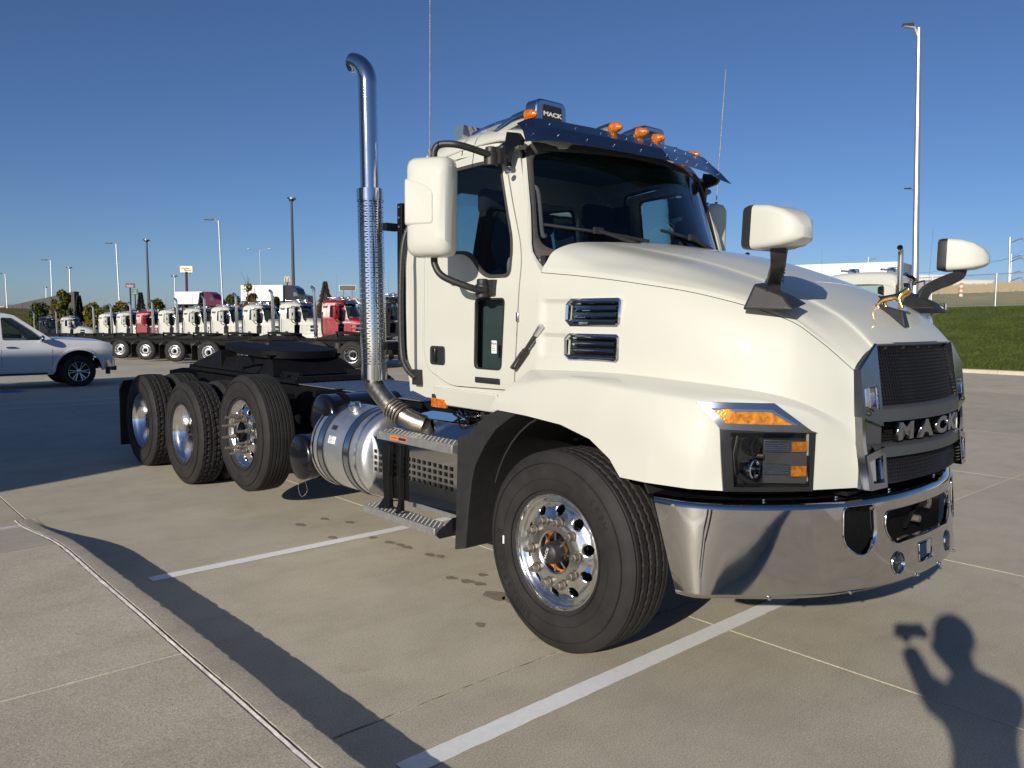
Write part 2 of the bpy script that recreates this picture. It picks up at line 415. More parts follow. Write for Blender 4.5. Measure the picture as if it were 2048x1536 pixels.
# shallow slab-edge spalls and the chipped joint are in the kerb pieces
def kz(y): return .137*smoothstep((y+4.75)/1.75)     # kerb height, dropping to the ramp
KX = lambda y: 2.635+.035*smoothstep((-y-1.0)/3)+.006*math.sin(y*1.7)
WALK = MB(); rows = []
for k in range(60):
    y = -4.7+k*.45; rows.append([(2.78, y, kz(y)-.003), (14.6, y, kz(y)-.003)])
WALKO = tag(WALK.grid(rows).build('sidewalk', M['seal'], smooth=False), kind='structure')
def walkslab(x0, x1, y0, y1):
    rows = []; n = 10; g = .0075
    for k in range(n+1):
        y = y0+g+(y1-y0-2*g)*k/n; rows.append([(x0, y, -.1), (x0, y, kz(y)-.004), (x0+.006, y, kz(y)+.001), (x1-g, y, kz(y)+.001), (x1-g, y, -.1)])
    b = MB().grid(rows)
    k0 = len(b.v)//(n+1)
    b.f += [tuple(range(k0))[::-1], tuple(len(b.v)-k0+i for i in range(k0))]
    return b.build('slab', M['walk'], WALKO, smooth=False)
for y1, y0 in ((13, 10.6), (10.6, 8.2), (8.2, 5.9), (5.9, 3.85), (3.85, 1.5), (1.5, -.86), (-.86, -3.23), (-3.23, -4.68)):
    walkslab(2.795, 5.3, y0, y1); walkslab(5.3, 7.8, y0, y1); walkslab(7.8, 10.3, y0, y1)
# kerb stones (cast lengths) with a rounded, slightly chipped arris
KERB = empty('kerb', (0, 0, 0)); tag(KERB, kind='structure')
def kerbpiece(y0, y1, sd):
    rr = random.Random(sd); rows = []; n = max(4, int((y1-y0)/.035)); g = .003
    for k in range(n+1):
        y = y0+g+(y1-y0-2*g)*k/n; h = kz(y)+.002; x = KX(y); c = .004+.010*max(0, rr.gauss(0, .45))*(h > .03)+(.014 if rr.random() < .02 and h > .05 else 0)
        w = .0015*math.sin(y*5)+rr.gauss(0, .0007)
        rows.append([(x-.030, y, -.02), (x-.022, y, .002+h*.1), (x-.004, y, max(h-.02-c, h*.4)), (x+.003+c, y, h-.003), (x+.016+c, y, h), (2.765+w, y, h), (2.772+w, y, h-.01), (2.772+w, y, -.1)])
    b = MB().grid(rows); m = 8
    b.f += [tuple(range(m)), tuple(len(b.v)-m+i for i in range(m))[::-1]]
    return b.build('kerb_stone', M['curb'], KERB, ang=50)
ky = [13, 10.2, 7.2, 4.2, 1.9, -.02, -2.24, -3.03, -4.75]
for i in range(len(ky)-1): kerbpiece(ky[i+1], ky[i], i)
b = MB(); rows = []; rr = random.Random(5)
for k in range(420):
    y = -4.75+k*.0425; w = .0015*math.sin(y*5); e = rr.gauss(0, .0010); h = kz(y)
    wd = .004+.007*abs(math.sin(y*.9+.6))
    rows.append([(2.780+w-wd+e, y, h-.004), (2.782+w, y, h+.004+rr.random()*.002), (2.786+w+wd+rr.gauss(0, .0014), y, h+.0015)])
tag(b.grid(rows).build('joint_filler', M['seal'], KERB, smooth=False), kind='stuff')
# painted lines, one object each, 4 mm up
def line(x0, y0, x1, y1, w, m='stripe', cat='line', label='', z=.004):
    n = max(2, int(math.hypot(x1-x0, y1-y0)/.05)); d = Vector((x1-x0, y1-y0)).normalized(); nn = Vector((-d.y, d.x))*w/2; rows = []
    rr = random.Random(int(x0*100+y0*10))
    for k in range(n+1):
        p = Vector((x0, y0)).lerp(Vector((x1, y1)), k/n); a = p+nn*(1+rr.gauss(0, .02)); c = p-nn*(1+rr.gauss(0, .02))
        rows.append([(a.x, a.y, G(*a)+z), (c.x, c.y, G(*c)+z)])
    o = MB().grid(rows).build('painted_line', M[m], LOT, smooth=False)
    return o
for xa, xb in ((2.44, 2.716), (.335, 2.43), (-1.96, .315), (-3.0, -1.99)):
    pass
line(2.435, -2.47, -2.9, -2.53, .105); line(2.435, .42, -3.0, .37, .105)
for y in (-15.38, -16.6, -22.0, -27.3): line(6, y, -4.2, y-.08, .11)
line(-.2, -20.9, 2.4, -20.9, 1.0, m='bluepave'); line(1.2, -22.0, 4.4, -20.2, .22, z=.008); line(2.4, -22.6, 5.4, -21.2, .16, z=.008); 
# drips and stains on the slabs, each a thin film of its own shape
M['stain'] = mat('damp_stain', (.27, .225, .165), .7, var=.2, vscale=30)
rr = random.Random(21)
for x, y, r0 in ((.904, -1.12, .035), (.94, -1.242, .03), (.874, -1.03, .03), (.945, -.80, .06), (.747, -1.158, .028), (.911, -.69, .05), (.815, -2.408, .03), (.788, -2.204, .032), (.768, -2.099, .028), (.763, -2.009, .03), (.747, -1.748, .03), (.714, -1.672, .028), (.713, -2.92, .03), (.814, -3.157, .03), (1.06, -3.11, .035), (1.05, -2.6, .03), (1.31, -.5, .025), (-.2, -1.1, .05)):
    b = MB(); n = 14; ph0 = rr.random()*6; P_ = [(x, y, .0022)]+[(x+r0*(1+.25*math.sin(3*t+ph0)+.12*rr.random())*math.cos(t), y+r0*1.5*(1+.2*math.cos(2*t+ph0))*math.sin(t), .0022) for t in [2*PI*k/n for k in range(n)]]
    b.add(P_, [(0, 1+k, 1+(k+1) % n) for k in range(n)]); b.build('stain', M['stain'], LOT, smooth=False)
b = MB(); rows = []
for k in range(60): x = .34+2.3*k/59; rows.append([(x, .036+rr.gauss(0, .0015), .0015), (x, .0385+rr.gauss(0, .0012), .0015)])
b.grid(rows).build('crack', M['gasket'], LOT, smooth=False)
# far kerb by the lawn
for i in range(16):
    y0 = -50+i*4
    b = MB(); b.prism([(-25.05, -.3), (-24.79, -.3), (-24.79, -.0), (-24.82, .10), (-24.85, .125), (-25.05, .13)], y0+.006, y0+3.994, 'y')
    for v in b.v: v.z += G(0, v.y)
    b.build('kerb_stone', M['curb'], KERB, smooth=False)
# lawn, field
def tgrid(xa, xb, nx, ya, yb, ny, name, m, kx=1., ky_=1.):
    rows = []
    for j in range(ny+1):
        y = ya+(yb-ya)*(j/ny)**ky_; rows.append([(x, y, terr(x, y)+.0) for x in [xa+(xb-xa)*(i/nx)**kx for i in range(nx+1)]])
    return tag(MB().grid(rows).build(name, M[m], ang=180, fix=False), kind='structure')
tgrid(-25.05, -46, 30, 60, -78, 60, 'lawn', 'lawn')
tgrid(-46, -900, 70, 700, -78, 60, 'field', 'far', 2.)
tgrid(500, -900, 60, -77, -1500, 60, 'embankment', 'dry', 1., 2.2)
tgrid(500, 2.7, 30, -4.7, 700, 30, 'ground', 'concrete', 2., 2.)
tgrid(500, 14.5, 20, -77, -4.7, 20, 'ground', 'concrete')
# grass blades on the lawn
import numpy as np
rg = np.random.RandomState(4)
n = 70000; r_ = rg.rand(n)**1.6*20; x = -25.1-r_; y = -26+rg.rand(n)*52; h = .05+.05*rg.rand(n); a = rg.rand(n)*PI; w = .018+.02*rg.rand(n)
z = np.array([terr(p, q) for p, q in zip(x, y)])
V = np.zeros((n, 3, 3)); V[:, 0] = np.stack([x-np.cos(a)*w, y-np.sin(a)*w, z-.005], 1); V[:, 1] = np.stack([x+np.cos(a)*w, y+np.sin(a)*w, z-.005], 1)
V[:, 2] = np.stack([x+rg.randn(n)*.03, y+rg.randn(n)*.03, z+h], 1)
me = bpy.data.meshes.new('grass'); me.from_pydata(V.reshape(-1, 3).tolist(), [], np.arange(n*3).reshape(-1, 3).tolist()); me.materials.append(M['lawn'])
go = bpy.data.objects.new('grass', me); COL.objects.link(go); tag(go, 'short mown green grass on the bank', 'grass', kind='stuff')

# ------------------------------------------------------------------ the white tractor in front
TR = empty('semi_truck', (0, 0, 0), 0, 'large ivory day cab tractor with chrome bumper and gold dog ornament, nearest the camera', 'truck')
P = {}
def part(key, o):
    P.setdefault(key, []).append(o); return o
# --- wheels (axis x, outer face to +x, origin at the flange plane)
def tyre_mesh(Rt, Wd, kind, seed=1):
    # section: from outer bead over tread to inner bead; x from 0 (outer flange) inward
    c = -Wd/2+.02; hw = Wd/2; sec = []
    for a, r in ((-.02+0, .287), (.006, .30), (.020, .345), (.024, .40), (.022, .43), (.012, .468), (.003, Rt-.027), (-.006, Rt-.015), (-.016, Rt-.004)): sec.append((a, r, 0))
    x0, x1 = -.016, 2*c+.016; nt = 40
    for i in range(1, nt): sec.append((x0+(x1-x0)*i/nt, Rt-.004+.006*math.sin(PI*i/nt), 1))
    for a, r, t in sec[:9][::-1]: sec.append((2*c-a, r, t))
    N = 200; rows = []
    rr = random.Random(seed)
    for j in range(N+1):
        t = 2*PI*(j % N)/N; row = []
        for a, r, tr in sec:
            if tr:
                u = (a-x0)/(x1-x0)
                g = 0
                if kind == 'rib':
                    for k, gc in enumerate((.19, .40, .60, .81)):
                        zz = gc+.014*math.sin(t*70+k*2)
                        if abs(u-zz) < .021: g = .013
                    if abs(u-.06) < .012 or abs(u-.94) < .012: g = .005
                elif kind == 'block':
                    for k, gc in enumerate((.17, .385, .615, .83)):
                        zz = gc+.020*(1 if (int(t/(2*PI)*100)+k) % 2 else -1)
                        if abs(u-zz) < .022: g = .014
                    if .17 < u < .83:
                        if (t/(2*PI)*50+(.25 if .385 < u < .615 else 0)) % 1 < .10: g = .013
                    elif (t/(2*PI)*50+.5) % 1 < .10: g = .008
                elif kind == 'fine':
                    for gc in (.14, .30, .43, .57, .70, .86):
                        if abs(u-gc) < .014: g = .011
                r = r-g
            else:
                if .34 < r < .44: r = r
            row.append((a, r*math.cos(t), r*math.sin(t)))
        rows.append(row)
    return rows
def deflate(b, hz):   # flat where it stands
    for v in b.v:
        if v.z < -hz: v.z = -hz-(v.z+hz)*.0
    return b
M['tyre'] = mat('tyre_rubber', (.020, .019, .018), .72, var=.35, vscale=6, bmp=.0015, bscale=110, spec=.35)
nt, tb = M['tyre'].node_tree, M['tyre'].node_tree.nodes['Principled BSDF']
def mk_tyre(name, Rt, Wd, kind, hz=None):
    b = MB().grid(tyre_mesh(Rt, Wd, kind))
    # raised mould rings and sidewall bands
    for r0 in (.315, .372, .452): b.lathe([(.020, r0), (.0255, r0+.002), (.0255, r0+.005), (.020, r0+.007)], n=96)
    if hz: deflate(b, hz)
    return b.mesh(name, M['tyre'], ang=24, fix=False)
TY_F = mk_tyre('tyre_front', .517, .315, 'rib', .5097)
TY_D = mk_tyre('tyre_drive', .520, .285, 'block', .5139)
TY_P = mk_tyre('tyre_pusher', .512, .295, 'fine')
def rim_mesh(kind):
    b = MB(); n = 100
    barrel = [(-.02, .283), (-.004, .293), (.0, .2985), (.004, .2975), (.003, .291), (-.008, .285), (-.020, .2835)]
    if kind == 'convex':
        b.lathe(barrel+[(-.030, .272), (-.046, .262), (-.050, .252)], n=n)
        prof = lambda r: interp(r, [.105, .112, .168, .178, .190, .205, .225, .240, .252], [.004, .008, .008, .004, -.002, -.009, -.018, -.029, -.050])
    else:
        b.lathe(barrel+[(-.035, .272), (-.060, .255), (-.150, .248), (-.168, .240)], n=n)
        prof = lambda r: interp(r, [.105, .112, .168, .178, .190, .205, .225, .240], [-.215, -.212, -.212, -.208, -.200, -.190, -.178, -.168])
    ro = .252 if kind == 'convex' else .240
    # disc with ten round holes, one sector at a time
    ri, rh, hr = .178, .2165, .0265
    K = 24
    for s_ in range(10):
        a0 = 2*PI*(s_+.5)/10; da = PI/10
        for lev in range(4):
            pass
        circ, edge = [], []
        for k in range(K):
            t = 2*PI*(k+.5)/K; cu, cw = math.cos(t), math.sin(t)     # u radial, w tangential
            circ.append((rh+hr*cu, hr*cw))
            # boundary of the sector rectangle
            su = (ro-rh)/cu if cu > 0 else (ri-rh)/cu if cu < 0 else 9
            sw = (da*rh)/abs(cw) if abs(cw) > 1e-6 else 9
            edge.append((rh+cu*min(su, sw), cw*min(su, sw)))
        # snap corners
        for cu_, cw_ in ((ro, da*rh), (ri, da*rh), (ro, -da*rh), (ri, -da*rh)):
            i = min(range(K), key=lambda q: (edge[q][0]-cu_)**2+(edge[q][1]-cw_)**2); edge[i] = (cu_, cw_)
        def pt(u, w, d=0):
            ang = a0+w/rh; return (prof(u)+d, u*math.cos(ang), u*math.sin(ang))
        rws = [[pt(c_[0]*(1-q)+e_[0]*q, c_[1]*(1-q)+e_[1]*q) for c_, e_ in zip(circ+circ[:1], edge+edge[:1])] for q in (1, .75, .5, .28, .10)]
        rws.append([pt(c_[0], c_[1], -.004) for c_ in circ+circ[:1]])
        rws.append([pt(c_[0], c_[1], -.024) for c_ in circ+circ[:1]])
        b.grid(rws)
    b.lathe([(prof(.178), .178), (prof(.168), .168), (prof(.14), .14), (prof(.112), .112), (prof(.105)-.002, .105), (prof(.105)-.05, .103)], n=n)
    return b
RIM_C = rim_mesh('convex').mesh('rim_convex', M['alu'], ang=40); RIM_D = rim_mesh('deep').mesh('rim_deep', M['alu'], ang=40)
def rot(t): return Matrix.Rotation(t, 4, 'X')
def lug_mesh(lx, long=0.):
    b = MB()
    b.lathe([(0, .025), (.004, .027), (.007, .027), (.008, .020)], n=16); b.lathe([(.007, .0205), (.032, .0195), (.034, .016)], n=6, cap1=True)
    b.lathe([(.032, .0115), (.046+long, .0115), (.050+long, .009)], n=10, cap1=True)
    b.tf(Matrix.Translation((lx, 0, 0))); return b.mesh('lug_nut', M['lug'])
LUG = lug_mesh(.010); LUG_L = lug_mesh(.010, .055); LUG_D = lug_mesh(-.212)
def mobj(name, me, par): o = bpy.data.objects.new(name, me); COL.objects.link(o); o.parent = par; return o
def wheel(par, tyre, rim, lug, x, y, z, side, kind, lite=False, spin=0.2):
    w = empty('wheel', (side*x, y, z), parent=par); w.rotation_euler = (0, 0, 0 if side > 0 else PI)
    mobj('tyre', tyre, w)
    if rim: r_ = mobj('rim', rim, w); r_.rotation_euler = (spin, 0, 0)
    if not lite and rim:
        off = .1675
        for k in range(10):
            a = 2*PI*k/10+spin+.16; l = mobj('lug_nut', lug, w); l.location = (0, off*math.cos(a), off*math.sin(a))
    return w
# hubs
def hub_front():
    b = MB(); b.lathe([(-.14, .10), (-.10, .085), (-.06, .06), (.03, .052)], n=30)
    for k in range(8):
        a = 2*PI*k/8; b.box((-.05, .075*math.cos(a), .075*math.sin(a)), (.10, .05, .012), Matrix.Rotation(a, 3, 'X'))
    return b
HUBF = hub_front().mesh('hub', M['alu'])
HB = MB(); HB.lathe([(-.02, .056), (.030, .056), (.036, .053), (.046, .05), (.060, .030), (.062, .001)], n=32)
HCAP = HB.mesh('hub_cap', M['black'])
SEALR = MB().lathe([(-.045, .103), (-.035, .104), (-.030, .101), (-.040, .098)], n=48).mesh('seal_ring', mat('orange_primer', (.75, .22, .02), .5))
HP = MB(); HP.lathe([(-.14, .09), (-.05, .085), (-.03, .06), (.02, .055), (.03, .035), (.045, .034), (.046, .001)], n=12)
for k in range(6): a = PI*k/3; HP.box((-.01, .062*math.cos(a), .062*math.sin(a)), (.05, .03, .018), Matrix.Rotation(a, 3, 'X'))
HUBP = HP.mesh('hub', M['frame'])
HD = MB(); HD.lathe([(-.25, .16), (-.215, .105), (-.10, .098), (-.09, .085), (-.085, .001)], n=24)
for k in range(8): a = 2*PI*k/8; HD.cyl((-.10, .07*math.cos(a), .07*math.sin(a)), (-.075, .07*math.cos(a), .07*math.sin(a)), .011, 6)
HUBD = HD.mesh('hub', M['frame'])
INNER = MB().lathe([(-.02, .28), (-.05, .27), (-.09, .16), (-.10, .10)], n=32).mesh('brake_drum', M['frame'])
for sd in (1, -1):
    w = wheel(TR, TY_F, RIM_C, LUG, 1.228, 0, .5097, sd, 'f', spin=.55)
    part('wf', w); mobj('brake_drum', INNER, w).location = (-.06, 0, 0); mobj('hub', HUBF, w); mobj('hub_cap', HCAP, w); mobj('seal_ring', SEALR, w)
    if sd > 0:
        text('hub_lettering', 'MACK', .022, M['print_white'], w, (.064, 0, 0), frame3((0, .35, 1), (0, -1, .35)), 1.3, .0006)
        o = MB().box((.0252, -.19*1.95, -.01), (.002, .012, .045)).build('tyre_label', M['print_white'], w)
        o = MB().box((-.018, .215, -.045), (.006, .022, .028), Matrix.Rotation(.45, 3, 'Z')).build('rim_label', M['blue'], w)
    for y, nm in ((-5.3662, 'd1'), (-6.6986, 'd2')):
        w = wheel(TR, TY_D, RIM_D, LUG_D, 1.193, y, .5139, sd, 'd', lite=(sd < 0), spin=y)
        part('wd', w); mobj('hub', HUBD, w)
        w = wheel(TR, TY_D, None, None, .860, y, .5139, sd, 'i'); part('wi', w)
        mobj('brake_drum', INNER, w)
    w = wheel(TR, TY_P, RIM_C, LUG_L, 1.199, -3.8965, .677, sd, 'p', spin=.1); part('wp', w); mobj('brake_drum', INNER, w).location = (-.06, 0, 0); mobj('hub', HUBP, w)
# sidewall moulded lettering on the front tyre
w = P['wf'][0]
def ringtext(s, r0, a_mid, size, dirn=1, name='tyre_lettering'):
    for k, chh in enumerate(s):
        a = a_mid+dirn*(k-(len(s)-1)/2)*size*.95/r0
        c = Vector((.0248, r0*math.cos(a), r0*math.sin(a)))
        rad = Vector((0, math.cos(a), math.sin(a))); tan = Vector((0, -math.sin(a), math.cos(a)))*dirn
        text(name, chh, size, M['tyre'], w, c, frame3(tan, tan.cross(Vector((1, 0, 0)))*-1 if dirn < 0 else Vector((1, 0, 0)).cross(tan)), 1.1, .0022)
ringtext('BRIDGESTONE', .410, PI*1.17, .052, 1)
ringtext('M863', .410, PI*.22, .046, 1)
# axles, brake parts, frame
fr = MB()
for sd in (1, -1): fr.prism([(-7.95, .92), (-7.62, .80), (.95, .78), (1.1, .86), (1.1, 1.03), (-7.5, 1.045), (-7.95, .99)], sd*.445, sd*.365)
part('frame', fr.build('frame_rail', M['frame'], TR, bevel=.006))
for y in (-7.5, -6.05, -4.7, -3.2, -1.9, .2, .9): MB().box((0, y, .92), (.74, .10, .18)).build('cross_member', M['frame'], TR, bevel=.005)
for y, z in ((0, .48), (-5.3662, .5139), (-6.6986, .5139), (-3.8965, .65)):
    ax = MB(); ax.cyl((-1.0, y, z), (1.0, y, z), .07, 14)
    if y < -5: ax.ball((0, y, .53), .23, 8, (1, 1, 1))
    for sd in (1, -1): ax.cyl((sd*.52, y, .80), (sd*.52, y, .55), .12, 16); ax.box((sd*.5, y, .55), (.12, .5, .10))
    part('axle', ax.build('axle', M['frame'], TR))
bl = MB()
for sd in (1, -1): bl.cyl((sd*.52, -4.6, .62), (sd*.52, -4.6, .92), .12, 16); bl.cyl((sd*.62, -6.05, .55), (sd*.62, -6.05, .95), .13, 16)
part('axle', bl.build('air_spring', M['rubber'], TR))
# deck plate with diamond treads
dk = MB(); dk.box((0, -3.42, 1.052), (.98, 2.5, .006))
part('deck', dk.build('deck_plate', M['tread'], TR))
dm = MB(); 
for i in range(36):
    for j in range(92):
        x = -.475+i*.0272; y = -4.65+j*.0270; a = .78 if (i+j) % 2 else -.78
        c, s = math.cos(a), math.sin(a); L_, w_ = .0125, .0052
        dm.add([(x+c*L_, y+s*L_, 1.0552), (x-s*w_, y+c*w_, 1.0552), (x-c*L_, y-s*L_, 1.0552), (x+s*w_, y-c*w_, 1.0552), (x, y, 1.0600)], [(0, 1, 4), (1, 2, 4), (2, 3, 4), (3, 0, 4)])
part('deck', tag(dm.build('deck_tread', M['alu'], P['deck'][0], smooth=False), kind='stuff'))
# fifth wheel: slide rails, bracket, tilted plate
M['grease'] = mat('greasy_black', (.005, .005, .006), .6, spec=.15, var=.3, vscale=9, bmp=.01, bscale=14)
fw = MB()
fw.hexa([(-.50, -6.35, 1.10), (.50, -6.35, 1.10), (.50, -4.75, 1.10), (-.50, -4.75, 1.10)], [(-.42, -6.2, 1.24), (.42, -6.2, 1.24), (.40, -5.0, 1.25), (-.40, -5.0, 1.25)])
for sd in (1, -1):
    fw.box((sd*.44, -5.6, 1.075), (.20, 2.75, .035)); fw.box((sd*.36, -5.6, 1.115), (.05, 2.3, .05))
    for k in range(34): fw.box((sd*.42, -6.6+k*.06, 1.105), (.03, .030, .028))
fw.box((0, -6.95, 1.09), (1.05, .10, .06)); fw.box((0, -4.32, 1.09), (1.0, .12, .05))
for sd in (1, -1): fw.hexa([(sd*.33, -6.1, 1.10), (sd*.45, -6.1, 1.10), (sd*.45, -5.2, 1.10), (sd*.33, -5.2, 1.10)], [(sd*.33, -5.85, 1.26), (sd*.45, -5.85, 1.26), (sd*.45, -5.45, 1.26), (sd*.33, -5.45, 1.26)])
part('fifth', fw.build('fifth_wheel_mount', M['frame'], TR, bevel=.004))
top = []
for k in range(25): a = PI*k/24; top.append((.46*math.cos(a), .30+.36*math.sin(a)))
top += [(-.47, -.15), (-.42, -.62), (-.16, -.74), (-.05, -.12), (-.03, .03), (.03, .03), (.05, -.12), (.16, -.74), (.42, -.62), (.47, -.15)]
fp = MB(); fp.prism(top, -.06, .022, 'z'); 
fp.hexa([(-.38, .1, -.12), (.38, .1, -.12), (.38, .45, -.10), (-.38, .45, -.10)], [(-.44, -.05, -.02), (.44, -.05, -.02), (.42, .55, -.02), (-.42, .55, -.02)])
fp.tf(Matrix.Translation((0, -5.55, 1.345)) @ Matrix.Rotation(R(-3), 4, 'X') @ Matrix.Rotation(R(0), 4, 'Z'))
part('fifth', fp.build('fifth_wheel_plate', M['grease'], TR, bevel=.008))
fp2 = MB()   # sloping pick-up ramps behind
for sd in (1, -1): fp2.hexa([(sd*.28, -7.0, 1.10), (sd*.50, -7.0, 1.10), (sd*.50, -6.1, 1.10), (sd*.28, -6.1, 1.10)], [(sd*.30, -6.95, 1.14), (sd*.48, -6.95, 1.14), (sd*.48, -6.15, 1.32), (sd*.30, -6.15, 1.32)])
part('fifth', fp2.build('guide_ramp', M['frame'], TR, bevel=.005))
gp = MB().tube(cr([(.30, -5.2, 1.20), (.55, -5.1, 1.19), (.68, -5.05, 1.17)], 5), .011, 8); gp.box((.70, -5.05, 1.17), (.02, .08, .05))
part('fifth', gp.build('release_handle', M['frame'], TR))
# rear mud flaps
for sd in (1, -1):
    f = MB(); f.box((sd*.90, -7.47, .47), (.60, .012, .66)); f.hexa([(sd*.62, -7.50, .80), (sd*1.2, -7.50, .80), (sd*1.2, -7.44, .80), (sd*.62, -7.44, .80)], [(sd*.62, -7.40, .97), (sd*1.2, -7.32, .93), (sd*1.2, -7.28, .93), (sd*.62, -7.36, .97)])
    f.cyl((sd*.42, -7.45, .90), (sd*1.2, -7.42, .86), .022, 10)
    part('flap', f.build('mud_flap', M['black'], TR, bevel=.004))
# tail lamps
for sd in (1, -1): MB().box((sd*.33, -7.98, .90), (.16, .03, .10)).build('tail_lamp', M['red'], TR, bevel=.006)
# air tanks (cross mounted, domed ends)
for y, z, x1 in ((-2.66, .925, 1.10), (-2.95, .59, 1.15)):
    b = MB(); r_ = .18
    b.lathe([(-.05, r_), (x1-.55, r_)]+[(x1-.55+.0, r_*1.0), (x1-.545, r_*1.01), (x1-.52, r_*1.01), (x1-.515, r_)]+[(x1-.515+.045*math.sin(a), r_*math.cos(a)) for a in (.2, .4, .6, .8, 1.0, 1.2, 1.4, 1.57)], (.5, y, z), 'x', 40)
    t = b.build('air_tank', M['tank_black'], TR)
    c = MB()
    for xx in (.62, x1-.18): c.lathe([(0, r_+.004), (0, r_+.008), (.04, r_+.008), (.04, r_+.004)], (xx, y, z), 'x', 40)
    c.build('tank_strap', M['frame'], t)
    MB().tube(cr([(x1-.02, y+.05, z-.15), (x1+.02, y+.03, z-.22), (x1+.01, y+.06, z-.30), (x1-.03, y+.08, z-.26), (x1-.02, y+.06, z-.17)], 6), .0022, 6).build('drain_ring', M['lug'], t)
# hardware in the gap between the pusher and the tanks
hw = MB(); rr = random.Random(11)
hw.box((.56, -3.2, .88), (.22, .5, .2)); hw.box((.6, -2.35, .85), (.3, .25, .28)); hw.box((.52, -4.55, .82), (.14, .28, .24))
for k in range(16):
    y = -3.5+rr.random()*1.7; z = .72+rr.random()*.32; hw.cyl((.46, y, z), (.52+rr.random()*.25, y+rr.uniform(-.05, .05), z), .012+rr.random()*.03, 8)
for k in range(9):
    y = -4.4+rr.random()*2.4; hw.tube(cr([(.5, y, .95), (.56+rr.random()*.2, y+.15, .78), (.5, y+.35+rr.random()*.3, .88+rr.random()*.1)], 6), .008, 6)
hw.build('chassis_valves', M['frame'], TR)

# --- fuel tank
tk = MB(); TC = (.9, 0, .72); tr_ = .32
tk.lathe([(-2.60, .02), (-2.60, tr_-.05), (-2.585, tr_-.012), (-2.57, tr_), (-1.90, tr_), (-1.885, tr_-.004), (-1.87, tr_-.014), (-1.855, tr_-.04), (-1.845, tr_-.10), (-1.84, .02)], (.9, 0, .72), 'y', 72)
TANK = part('tank', tk.build('fuel_tank', M['tank'], TR))
for y in (-2.605, -1.985):
    b = MB(); b.lathe([(0, tr_+.004), (.010, tr_+.010), (.022, tr_+.004)], (.9, y-.0, .72), 'y', 72); b.build('tank_bead', M['alu'], TANK)
for y in (-2.50, -2.13):
    b = MB(); b.lathe([(0, tr_+.003), (0, tr_+.0055), (.072, tr_+.0055), (.072, tr_+.003)], (.9, y, .72), 'y', 72); b.build('tank_strap', M['silver'], TANK)
    b = MB()
    for yy in (y-.006, y+.072): b.lathe([(0, tr_+.002), (0, tr_+.008), (.006, tr_+.008), (.006, tr_+.002)], (.9, yy, .72), 'y', 72)
    b.build('strap_liner', M['gasket'], TANK)
capm = MB(); capm.lathe([(0, .048), (.03, .048), (.034, .044), (.036, .02), (.036, .001)], n=20)
capm.box((.042, 0, 0), (.012, .07, .014)); capm.lathe([(-.03, .04), (0, .04)], n=20)
capm.tf(Matrix.Translation((1.02, -2.30, 1.03)) @ Matrix.Rotation(R(-68), 4, 'Y')); capm.build('fuel_cap', M['alu'], TANK)
def tankpt(y, a, lift=.001): return Vector((.9+(tr_+lift)*math.cos(a), y, .72+(tr_+lift)*math.sin(a)))
for y0, a0, wy, wa, m, nm in ((-2.37, .52, .07, .11, 'print_black', 'tank_label'), (-2.36, .20, .10, .17, 'print_white', 'tank_label')):
    rows = [[tankpt(y0+wy*j/4, a0+wa*i/4, .0015) for j in range(5)] for i in range(5)]; MB().grid(rows).build(nm, M[m], TANK)
for k in range(5):
    a = .22+k*.032; rows = [[tankpt(-2.35+.045*j/2, a+.012*i, .0022) for j in range(3)] for i in range(2)]; MB().grid(rows).build('label_print', M['grey_trim'], TANK)
# steps and battery box panel
PB = part('step', MB().box((.83, -1.34, .70), (.50, .93, .44)).build('battery_box', M['frame'], TR, bevel=.01))
def pf(u, v): return Vector((1.148, u, v))
cells = []
for i in range(17):
    for j in range(4):
        y = -1.875+i*.0565; z = .785-j*.041
        if y > -.955: continue
        cells.append(rnd([(y-.020, z-.013), (y+.020, z-.013), (y+.020, z+.013), (y-.020, z+.013)], .006, 2))
SP = panel([(-1.91, .48), (-.90, .535), (-.90, .885), (-1.91, .885)], cells, pf, .12).build('step_panel', M['bumper'], TR, solid=.003, ang=60)
MB().box((1.10, -1.4, .70), (.02, .95, .36)).build('panel_backing', M['gasket'], SP)
for y, m in ((-1.64, .085), (-1.485, .035)):
    b = MB(); b.prism([(y-m*.6, .86), (y+m*.6, .86), (y+m*.35, .62), (y+m*.5, .44), (y-m*1.3, .41), (y-m*.3, .50), (y-m*.45, .62)], 1.15, 1.185); b.build('step_bracket', M['frame'], TR, bevel=.004)
def step(x0, x1, y0, y1, z, h=.045):
    b = MB(); b.box(((x0+x1)/2, (y0+y1)/2, z-h/2), (x1-x0, y1-y0, h)); o = b.build('step_tread', M['tread'], TR, bevel=.003)
    g = MB(); ny = int((y1-y0)/.021); nx = int((x1-x0)/.024)
    for i in range(nx):
        for j in range(ny):
            x = x0+.012+(x1-x0-.024)*(i+.5)/nx; y = y0+.01+(y1-y0-.02)*(j+.5)/ny
            if (i+j) % 2: g.lathe([(z, .0085), (z+.0035, .0065), (z+.0037, .0045), (z+.001, .0035)], (x, y, 0), 'z', 8)
            else: g.lathe([(z+.0005, .0065), (z+.0005, .0005)], (x, y, 0), 'z', 7)
    tag(g.build('grip_dimple', M['tread'], o, ang=50), kind='stuff')
    for yy in (y0+.02, y1-.02):
        for zz in (z-.014, z-.032): MB().ball((x1+.001, yy, zz), .004, 4).build('rivet', M['silver'], o)
    return o
ST1 = step(1.03, 1.175, -1.76, -.93, .937, .055); ST2 = step(1.06, 1.195, -1.92, -1.08, .405, .050); ST3 = step(.92, 1.02, -1.62, -1.0, .495, .07)
b = MB().prism([(-1.09, .36), (-1.05, .40), (-.92, .50), (-.92, .42), (-1.05, .345)], 1.02, 1.18); b.build('step_bracket', M['frame'], TR)
